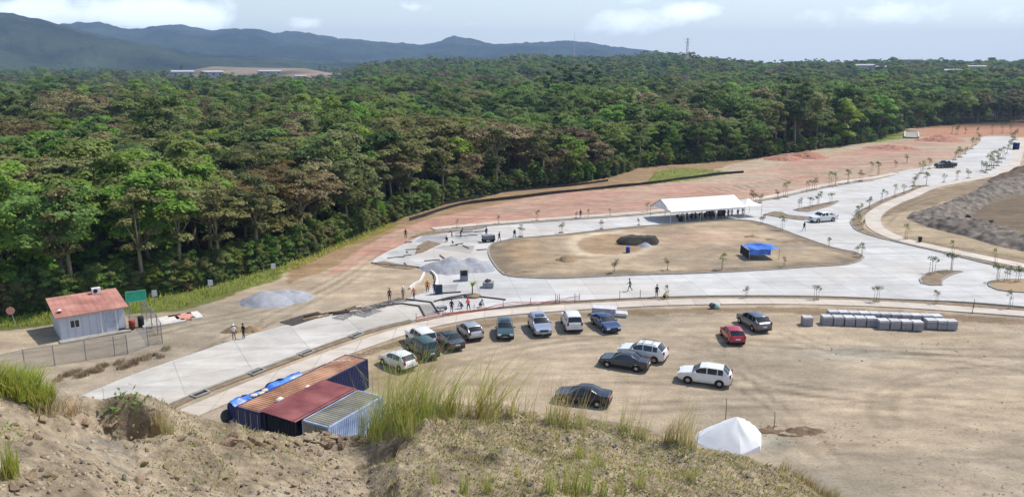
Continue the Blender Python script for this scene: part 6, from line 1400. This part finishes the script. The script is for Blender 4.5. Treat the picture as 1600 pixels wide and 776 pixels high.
def build_saplings():
    SM = [sapling_meshes(k) for k in range(6)]; rng = random.Random(3)
    st = MB(); st.tube([(0, 0, -.1), (0, 0, 1.5)], .022, 5); stm = st.mesh('stake', MBARKP)
    def put(lst, label, group, s0=1.0, kinds=(0, 1, 2, 3, 4), ring=True):
        for (px, py) in lst:
            k = rng.choice(kinds); p = V(px, py); t = thing('sapling', label, 'sapling', (p.x, p.y, .1), rng.uniform(0, 6.28), group if len(lst) > 1 else None); s = s0*rng.uniform(.55, .95); t.scale = (s, s, s); obj('stem', SM[k][0], t); obj('leaves', SM[k][1], t)
            for a in (0, math.pi): obj('stake', stm, t, (math.cos(a)*.32, math.sin(a)*.32, 0))
            if ring: obj('soil_ring', SM[k][3], t)
    put([(1166, 466), (1275, 469), (1369, 472), (1463, 475.5), (1578, 483), (1043, 468)], 'young staked sapling in the planting strip beside the south pavement', 'saplings along the south pavement', 1.0)
    put([(959, 428), (1043, 423), (1128, 423), (1225, 418)], 'thin brownish sapling on the south edge of the big road island', 'saplings on the south edge of the island', .95, (2, 5, 5))
    put([(1456, 428), (1486, 425)], 'leafy sapling on the small planted island in the wide road', 'saplings on the small planted island', 1.25, (1, 4))
    put([(1558, 441), (1573, 440), (1590, 441)], 'leafy sapling on the rounded island by the east kerb', 'saplings on the east rounded island', 1.35, (1, 4))
    put([(1415, 374), (1488, 397), (1555, 411)], 'sapling in the planting strip of the east pavement', 'saplings on the east strip', 1.0, (1, 3))
    put([(1338, 343), (1343, 352), (1348, 359), (1341, 336), (1358, 326), (1346, 331), (1377, 315), (1384, 311), (1398, 307), (1412, 302), (1426, 297)], 'small sapling crowding the curved planting strip at the junction', 'saplings at the junction curve', 1.0)
    put([(1177, 320), (1188, 317), (1227, 308), (1215, 311), (1262, 299), (1272, 297), (1298, 292), (1305, 291), (1325, 287), (1345, 283)], 'tall staked sapling along the north pavement past the marquee', 'saplings past the marquee', 1.35, (2, 0, 5, 3))
    put([(1249, 327), (1266, 325), (1278, 322), (1298, 318)], 'sapling on the narrow triangular island near the white pickup', 'saplings on the triangular island', 1.2, (1, 4, 3))
    put([(1190, 352), (1222, 361), (1295, 387), (1339, 397), (1346, 402)], 'thin grey sapling on the far corner edge of the big island', 'saplings on the island corner', 1.05, (5, 2))
    put([(714, 356), (779, 349.5), (839, 345), (900, 341), (919, 339), (953, 337), (1011, 331)], 'small dry sapling along the north pavement before the marquee', 'saplings before the marquee', .8, (5, 2))
    put([(814, 370), (877, 364), (940, 358), (998, 352)], 'small sapling on the north edge of the big road island', 'saplings on the north island edge', .95, (5, 2, 3))
    put([(1545, 266), (1552, 263), (1558, 259), (1540, 270), (1562, 254), (1568, 248), (1573, 240), (1577, 233), (1581, 226), (1585, 219), (1535, 268), (1549, 259)], 'bushy sapling lining the right side of the far concrete road', 'saplings right of the far road', 1.7, (2, 3, 1))
    put([(1495, 282), (1513, 279), (1475, 285), (1428, 291), (1447, 291), (1440, 271), (1452, 264), (1500, 246), (1508, 241), (1518, 233), (1525, 226), (1530, 219), (1492, 250)], 'spindly sapling beside the left kerb of the far concrete road', 'saplings left of the far road', 1.6, (2, 0, 5))
    put([(1487, 209), (1495, 210), (1508, 209), (1527, 208.5), (1550, 208.5), (1566, 208), (1579, 208.5)], 'sapling in the row closing the end of the far road', 'saplings at the end of the far road', 1.7, (1, 3))
    put([(1362, 268), (1417, 255), (1400, 262), (1372, 274)], 'dry bush growing on the cleared red earth', 'dry bushes on the red earth', 1.5, (5, 2), False)
    # little palm by the workers
    p = V(738, 463); t = thing('palm_plant', 'little bushy palm in a dug bed beside the workers', 'palm', (p.x, p.y, .05)); rg = np.random.default_rng(9); m = MB(); m.tube([(0, 0, 0), (.03, 0, 1.25)], [.09, .06], 6); m.build('trunk', MBARK, t)
    v, f = blades(90, .9, 1.1, .35, .07, rg, .08, 5); o = obj('fronds', mesh('fronds', v, f, [LEAF['bright']]), t, (0, 0, 1.2)); m = MB(); m.lathe([(1.1, .0), (.8, .18), (.2, .22), (0, .22)], 10); m.build('soil_bed', MDIRT, t, True)
    # dry weeds along the cabin fence, green plants by the road island
    dryb = leafmat('weed_dry', (.26, .21, .12), (.32, .25, .15), rnd=.3, scale=1)
    for k in range(26):
        u = k/25; px = 92+u*165+rng.uniform(-5, 5); py = np.interp(px, [90, 140, 200, 260], [588, 577, 566, 546])+rng.uniform(-2, 9); p = V(px, py); n = 110; rg = np.random.default_rng(700+k % 5); v, f = blades(n, .55, .8, .25, .03, rg, .45, 3); o = obj('dry_weed', mesh('dry_weed', v, f, [dryb if k % 3 else GR['brown']]), loc=p, rot=k, sc=rng.uniform(.7, 1.3)); tag(o, 'dry brown weed tuft along the foot of the chain link fence', 'weed', 'dry weeds along the fence')
    # tall grass verge before the woods: uncountable
    rg = np.random.default_rng(31); n = 5200; px = rg.uniform(-40, 600, n); y0 = edge_y(px); lo = np.interp(px, [-200, 60, 200, 280, 440, 600], [528, 508, 490, 482, 433, 354]); py = y0+rg.random(n)*np.maximum(lo-y0, 3)
    P = np.array([V(a, b) for a, b in zip(px, py)]); v, f = blades(n, 1, .5, .2, .16, rg, 0, 3); v = v.reshape(n, -1, 3)*rg.uniform(.35, .8, n)[:, None, None]+P[:, None]; gm = rg.random(n) < np.where(px < 450, .8, .35)
    o = struct('verge_grass', mesh('verge_grass', v.reshape(-1, 3), f, [GR['green'], GR['yellow']], False, np.repeat(np.where(gm, 0, 1), 2)), 'stuff'); o['label'] = 'tall green grass verge before the woods'; o['category'] = 'grass'
    n = 900; c = [(1010, 286), (1025, 268), (1060, 264), (1130, 266), (1140, 270), (1040, 286)]; qx = rg.uniform(1005, 1145, n); qy = rg.uniform(263, 290, n); k = inpoly(qx, qy, c); a2 = rg.uniform(1362, 1418, n); b2 = rg.uniform(200, 222, n); k2 = inpoly(a2, b2, [(1360, 224), (1385, 208), (1414, 199), (1418, 216), (1390, 220)]); qx = np.r_[qx[k], a2[k2]]; qy = np.r_[qy[k], b2[k2]]; n = len(qx); P = np.array([V(a, b) for a, b in zip(qx, qy)]); v, f = blades(n, 1, .7, .2, .35, rg, 0, 3); v = v.reshape(n, -1, 3)*rg.uniform(.3, .7, n)[:, None, None]+P[:, None]
    o = struct('bank_grass', mesh('bank_grass', v.reshape(-1, 3), f, [GR['green']]), 'stuff'); o['label'] = 'grass patches on the cleared bank'; o['category'] = 'grass'
build_saplings()

# ------------------------------------------------------------------ formwork, rebar, timber and litter on the works
def build_works():
    rng = random.Random(21); wood = M('timber', lin((150, 122, 88)), var=.25, scale=1.5); wd_ = M('dark_timber', lin((74, 66, 60)), var=.25, scale=1.5); steel = M('rebar_steel', lin((96, 92, 92)), var=.3)
    def beam(a, b, w=.14, h=.16, m=wood, z=.03, name='formwork_beam', label='', group=None):
        P, Q = V(*a), V(*b); d = Q-P; mb = MB(); mb.box((0, 0, h/2), (d.length, w, h)); o = mb.build(name, m, loc=((P+Q)/2)+Vector((0, 0, z)), rot=math.atan2(d.y, d.x)); tag(o, label, 'beam', group)
    lab = 'dark formwork beam framing the freshly poured slabs by the workers'; gr = 'formwork beams'
    for a, b in (((628, 475), (655, 479)), ((655, 479), (664, 495)), ((634, 468), (674, 473)), ((674, 473), (686, 491)), ((588, 480), (628, 475)), ((690, 459), (720, 457)), ((678, 472), (700, 466)), ((700, 466), (728, 461)), ((748, 464), (790, 469)), ((690, 470), (722, 465))): beam(a, b, .16, .14, wd_, label=lab, group=gr)
    lab = 'loose pale plank lying by the edge of the approach road'; gr = 'planks by the approach road'
    for k in range(16):
        x = rng.uniform(470, 545); y = np.interp(x, [470, 545], [499, 486])+rng.uniform(-3, 3); beam((x, y), (x+rng.uniform(14, 26), y-rng.uniform(2, 6)), .22, .06+rng.uniform(0, .2), rng.choice([wood, M('pale_plank', lin((196, 190, 180)), var=.15), wd_]), .03, 'plank', lab, gr)
    lab = 'dark steel mesh panel lying beside the approach road'
    for (a, b) in (((442, 505), (478, 494)), ((452, 508), (490, 496)), ((478, 494), (500, 489))): beam(a, b, 1.1, .05, wd_, .02, 'mesh_panel', lab, 'mesh panels by the approach road')
    # rebar mats
    for k, (px, py) in enumerate(((560, 487), (582, 482), (600, 477), (618, 472), (575, 490), (540, 494))):
        p = V(px, py); t = thing('rebar_mat', 'tangled steel rebar mat laid for the next slab', 'rebar', (p.x, p.y, .06), R(30+k*7), 'rebar mats')
        for q in range(7):
            m = MB(); m.tube([(-1.4, -.7+q*.23, .05), (0, -.7+q*.23+rng.uniform(-.1, .1), .12), (1.4, -.7+q*.23+rng.uniform(-.15, .15), .06)], .022, 4); m.build('bar', steel, t)
        for q in range(5):
            m = MB(); m.tube([(-1.2+q*.6, -.8, .06), (-1.2+q*.6+rng.uniform(-.1, .1), .8, .10)], .022, 4); m.build('bar', steel, t)
    # curved white kerb rises by the workers
    for ln, lab in (([(640, 452), (648, 445), (656, 441), (660, 434), (663, 428)], 'curved white kerb wall left of the orange vested person'), ([(660, 419), (672, 424), (680, 431), (683, 440), (680, 449)], 'curved white kerb wall right of the orange vested person')):
        m = MB(); P = smoothline(gp(ln), .5); o = P[0].copy(); sweep_box(m, [q-o for q in P], .22, .30, 0); tag(m.build('kerb_wall', M('fresh_kerb', lin((214, 211, 205)), var=.08), loc=o), lab, 'kerb')
    # sheets on the yard, slab patches
    for (px, py, w, d, c, rz, lab) in ((254, 503, 4.2, 2.8, (200, 194, 184), .6, 'pale concrete slab lying in the yard beside the green sign'), (284, 497, 2.4, 2.4, (196, 142, 126), .6, 'pink painted board lying beside the pale slab'), (304, 494, 1.2, 2.6, (206, 200, 190), .6, 'narrow pale board leaning past the pink one')):
        p = V(px, py); n = 'concrete_sheet'; m = MB(); m.box((0, 0, .10), (w, d, .2)); t = thing(n, lab, 'slab', (p.x, p.y, 0), rz); m.build('sheet', M('sheet%d' % px, lin(c), var=.15), t); m = MB(); m.box((.2, -.1, .215), (w*.7, d*.6, .03)); m.build('top_sheet', M('sheet%d' % px, lin(c)), t)
    # drain covers and cross-kerbs in the strip beside the approach road
    for k, (px, py) in enumerate(((312, 616), (400, 581.5), (478, 552), (556, 524.5))):
        p = V(px, py); t = thing('drain_box', 'open concrete drain box set in the strip beside the approach road', 'drain', (p.x, p.y, .055), (lambda d: math.atan2(d.y, d.x))(V(px+20, py-8)-V(px-20, py+8)), 'drain boxes')
        for (c, d) in (((0, .42, .06), (1.5, .12, .14)), ((0, -.42, .06), (1.5, .12, .14)), ((-.7, 0, .06), (.12, .72, .14)), ((.7, 0, .06), (.12, .72, .14))): m = MB(); m.box(c, d); m.build('wall', MCK, t)
        m = MB(); m.box((0, 0, .012), (1.28, .72, .02)); m.build('shade_plate', MTRIM, t)  # black plate instead of a hole, the shade of its depth as colour
    # short posts along the south kerb
    for (px, py) in ((868, 475), (874, 474), (898, 473), (968, 469), (1000, 467), (1521, 482), (1519, 489)):
        p = V(px, py); m = MB(); m.tube([(0, 0, -.1), (.02, 0, .5), (0, 0, 1.15)], [.04, .035, .03], 6); tag(m.build('marker_stake', MBARK, loc=p), 'dark marker stake standing in the kerb of the south road', 'stake', 'marker stakes on the south road')
    # chute, portable cabinet, pole
    A = V(1424, 215); t = thing('drain_chute', 'grey concrete drain chute running down the grass bank', 'chute', A, R(-26)); m = MB(); m.box((0, 8, .35), (4.0, 24, .3)); m.build('floor', MCK, t)
    for s in (-1, 1): m = MB(); m.box((s*2.3, 8, .45), (.5, 24, .7)); m.build('wall', M('chute_wall', lin((190, 186, 178))), t)
    p = V(1587, 234); t = thing('portable_toilet', 'dark blue portable toilet at the far right kerb', 'toilet', (p.x, p.y, .03), R(10)); m = MB(); m.box((0, 0, 1.1), (1.3, 1.3, 2.2)); m.build('cabin', M('toilet_blue', lin((34, 42, 84)), var=.1), t); m = MB(); m.box((0, 0, 2.27), (1.4, 1.4, .14), taper=.85); m.build('roof', M('toilet_roof', lin((180, 184, 190))), t); m = MB(); m.box((0, -.67, 1.05), (.8, .04, 1.9)); m.build('door', M('toilet_door', lin((46, 56, 104))), t)
    p = V(1437, 379); t = thing('litter_bin', 'dark bin standing on the curved east pavement', 'bin', (p.x, p.y, .12)); m = MB(); m.lathe([(.22, 0), (.3, .7), (.3, .72)], 12); m.build('bin', MTRIM, t); m = MB(); m.lathe([(.32, .72), (.3, .8), (.05, .86)], 12); m.build('lid', MTRIM, t)
    # rubble on the lot edge and road edges: uncountable
    rg = np.random.default_rng(8); n = 5200; t = rg.random(n); px = np.where(t < .35, rg.uniform(560, 1600, n), np.where(t < .6, rg.uniform(880, 1600, n), rg.uniform(780, 1340, n)))
    low = np.interp(px, [560, 640, 760, 860, 1000, 1200, 1400, 1600], [552, 528, 503, 494, 486, 482, 488, 501]); px = np.where((t > .35) & (t < .5), rg.uniform(1180, 1620, n), px); py = np.where(t < .35, low+rg.exponential(3, n), np.where(t < .5, rg.uniform(660, 790, n), np.where(t < .6, rg.uniform(495, 776, n), np.interp(px, [780, 880, 1000, 1100, 1200, 1275, 1340], [428, 433, 429, 426, 420, 415, 404])-rg.exponential(4, n)-.5)))
    P = np.array([V(a, b) for a, b in zip(px, py)]); s = .03+.13*rg.random(n)**4*np.where(t < .6, .8, 1.3)+np.where(t >= .6, .1, 0); ico = np.array([(0, 0, 1), (1, 0, 0), (0, 1, 0), (-1, 0, 0), (0, -1, 0)]); fc = np.array([(0, 1, 2), (0, 2, 3), (0, 3, 4), (0, 4, 1)]); vv = ico[None]*(1+rg.uniform(-.35, .35, (n, 5, 1)))*s[:, None, None]*np.array([1, 1, .7])+P[:, None]
    o = struct('rubble', mesh('rubble', vv.reshape(-1, 3), (fc[None]+np.arange(n)[:, None, None]*5).reshape(-1, 3), [M('rubble_stone', lin((140, 122, 100)), var=.35, scale=2)]), 'stuff'); o['label'] = 'scattered clods and stones on the bare site'; o['category'] = 'rubble'
build_works()

# ------------------------------------------------------------------ far buildings and masts
def build_far():
    def at(px, r):
        a = math.atan((px-800)/FPX*CP); x, y = r*math.sin(a), r*math.cos(a); return Vector((x, y, float(ground_h(np.array([x]), np.array([y]))[0])))
    wh = M('far_wall', (.42, .41, .40), var=.06, scale=.1); rf = M('far_roof', (.42, .42, .44), var=.08, scale=.1); rd = M('far_roof_red', (.35, .18, .13), var=.1); wn = M('far_window', (.05, .06, .07), rough=.3)
    def house(px, r, w, d, h, label, zo=0, roof=rf):
        p = at(px, r); t = thing('far_building', label, 'building', (p.x, p.y, p.z+zo), -math.atan2(p.x, p.y)+.15); m = MB(); m.box((0, 0, h/2-2), (w, d, h+4)); m.build('wall', wh, t); m = MB(); e = .5
        m.add([(-w/2-e, -d/2-e, h), (w/2+e, -d/2-e, h), (w/2+e, d/2+e, h), (-w/2-e, d/2+e, h), (-w/2-e, 0, h+d*.12), (w/2+e, 0, h+d*.12)], [(0, 1, 5, 4), (2, 3, 4, 5), (0, 4, 3), (1, 2, 5)]); m.build('roof', roof, t)
        for k in range(max(2, int(w/7))): m = MB(); m.box((-w/2+(k+.5)*w/max(2, int(w/7)), -d/2-.03, h*.55), (2.2, .1, h*.35)); m.build('window', wn, t)
    house(283, 1090, 26, 14, 6.5, 'long white roofed shed at the left end of the far clearing', 6); house(331, 1100, 24, 14, 6, 'second white roofed shed in the far clearing', 5); house(468, 1080, 14, 10, 6, 'small white house at the right end of the far clearing', 4); house(497, 1085, 18, 10, 6, 'low white building beside the small house in the far clearing', 4, rd)
    house(420, 1180, 30, 12, 5, 'long low building behind the far clearing', 3); house(1352, 1010, 20, 12, 8, 'grey roofed building showing above the woods under the skyline', 9); house(1374, 1015, 14, 10, 7, 'small building beside the grey roofed one in the woods', 8); house(1492, 880, 16, 10, 9, 'white house showing above the right hand woods', 7.5); house(1508, 930, 14, 9, 8, 'smaller white house just behind the white one in the woods', 8); house(1527, 960, 16, 8, 8, 'low house with pale roof farther along the right hand woods', 11); house(1422, 1400, 34, 14, 12, 'pale long building on the far right skyline', 8)
    p = at(1073, 1000); t = thing('transmission_mast', 'pale lattice transmission mast rising from the wooded ridge', 'mast', p); st = M('mast_steel', (.68, .67, .64), rough=.5); H = 41-p.z+2; H = 44
    for sx in (-1, 1):
        for sy in (-1, 1): m = MB(); m.tube([(sx*1.6, sy*1.6, 0), (sx*.5, sy*.5, H)], .28, 5); m.build('leg', st, t)
    for k in range(12):
        z0 = k*H/12; z1 = (k+1)*H/12; w0 = 1.6-1.1*k/12; w1 = 1.6-1.1*(k+1)/12; m = MB(); m.tube([(-w0, -w0, z0), (w1, -w1, z1)], .14, 4); m.build('brace', st, t); m = MB(); m.tube([(w0, -w0, z0), (-w1, -w1, z1)], .14, 4); m.build('brace', st, t)
    for z in (H-1, H-5): m = MB(); m.tube([(-4, 0, z), (4, 0, z)], .22, 5); m.build('cross_arm', st, t)
    p = at(897, 1500); t = thing('radio_mast', 'thin radio mast on the wooded ridge', 'mast', p); m = MB(); m.tube([(0, 0, 0), (0, 0, 62)], [.45, .2], 5); m.build('mast', st, t); m = MB(); m.tube([(-1, 0, 50), (1, 0, 50)], .3, 5); m.build('antenna', st, t)
build_far()

# freshly poured panels and soil strips on the unfinished part of the road
def build_panels():
    pan = [([(602, 397), (640, 380), (672, 385), (640, 404)], (205, 204, 200)), ([(588, 411), (600, 399), (640, 406), (660, 415)], (214, 213, 208)), ([(648, 378), (664, 367), (700, 366), (690, 380)], (186, 186, 188)), ([(704, 378), (712, 362), (756, 358), (750, 378)], (210, 210, 208)), ([(676, 388), (694, 383), (742, 384), (736, 396)], (190, 190, 190)), ([(690, 446), (716, 444), (712, 456), (688, 457)], (196, 196, 194)), ([(640, 476), (672, 475), (683, 491), (667, 494), (656, 480)], (178, 174, 168))]
    for k, (q, c) in enumerate(pan): struct('road_panel', slab('road_panel', gp(q), .042+.003*(k % 2), .02, concrete('panel%d' % k, lin([v*.93 for v in c]), False, stain=.3)))
    for k, q in enumerate(([(652, 384), (668, 376), (690, 381), (672, 389), (662, 394), (648, 398)], [(582, 411), (600, 408), (620, 412), (654, 417), (640, 421), (600, 417)], [(640, 371), (664, 362), (700, 360), (760, 354), (756, 357), (700, 364), (664, 368)])): struct('bare_strip', slab('bare_strip', gp(q), .05+.003*k, .03, MDIRT))
    rng = random.Random(5); dk = M('wet_board', lin((86, 80, 74)), var=.3)
    for k in range(26):
        px, py = rng.uniform(585, 755), rng.uniform(362, 416)
        if not inpoly(np.array([px]), np.array([py]), ROAD)[0]: continue
        p = V(px, py); m = MB(); l = rng.uniform(.8, 2.6); m.box((0, 0, .06), (l, .16, .1)); tag(m.build('form_board', dk, loc=p+Vector((0, 0, .04)), rot=rng.choice([.25, .4, 1.9])+rng.uniform(-.2, .2)), 'dark form board left on the half finished slab near the gravel heap', 'board', 'form boards on the unfinished slab')
build_panels()
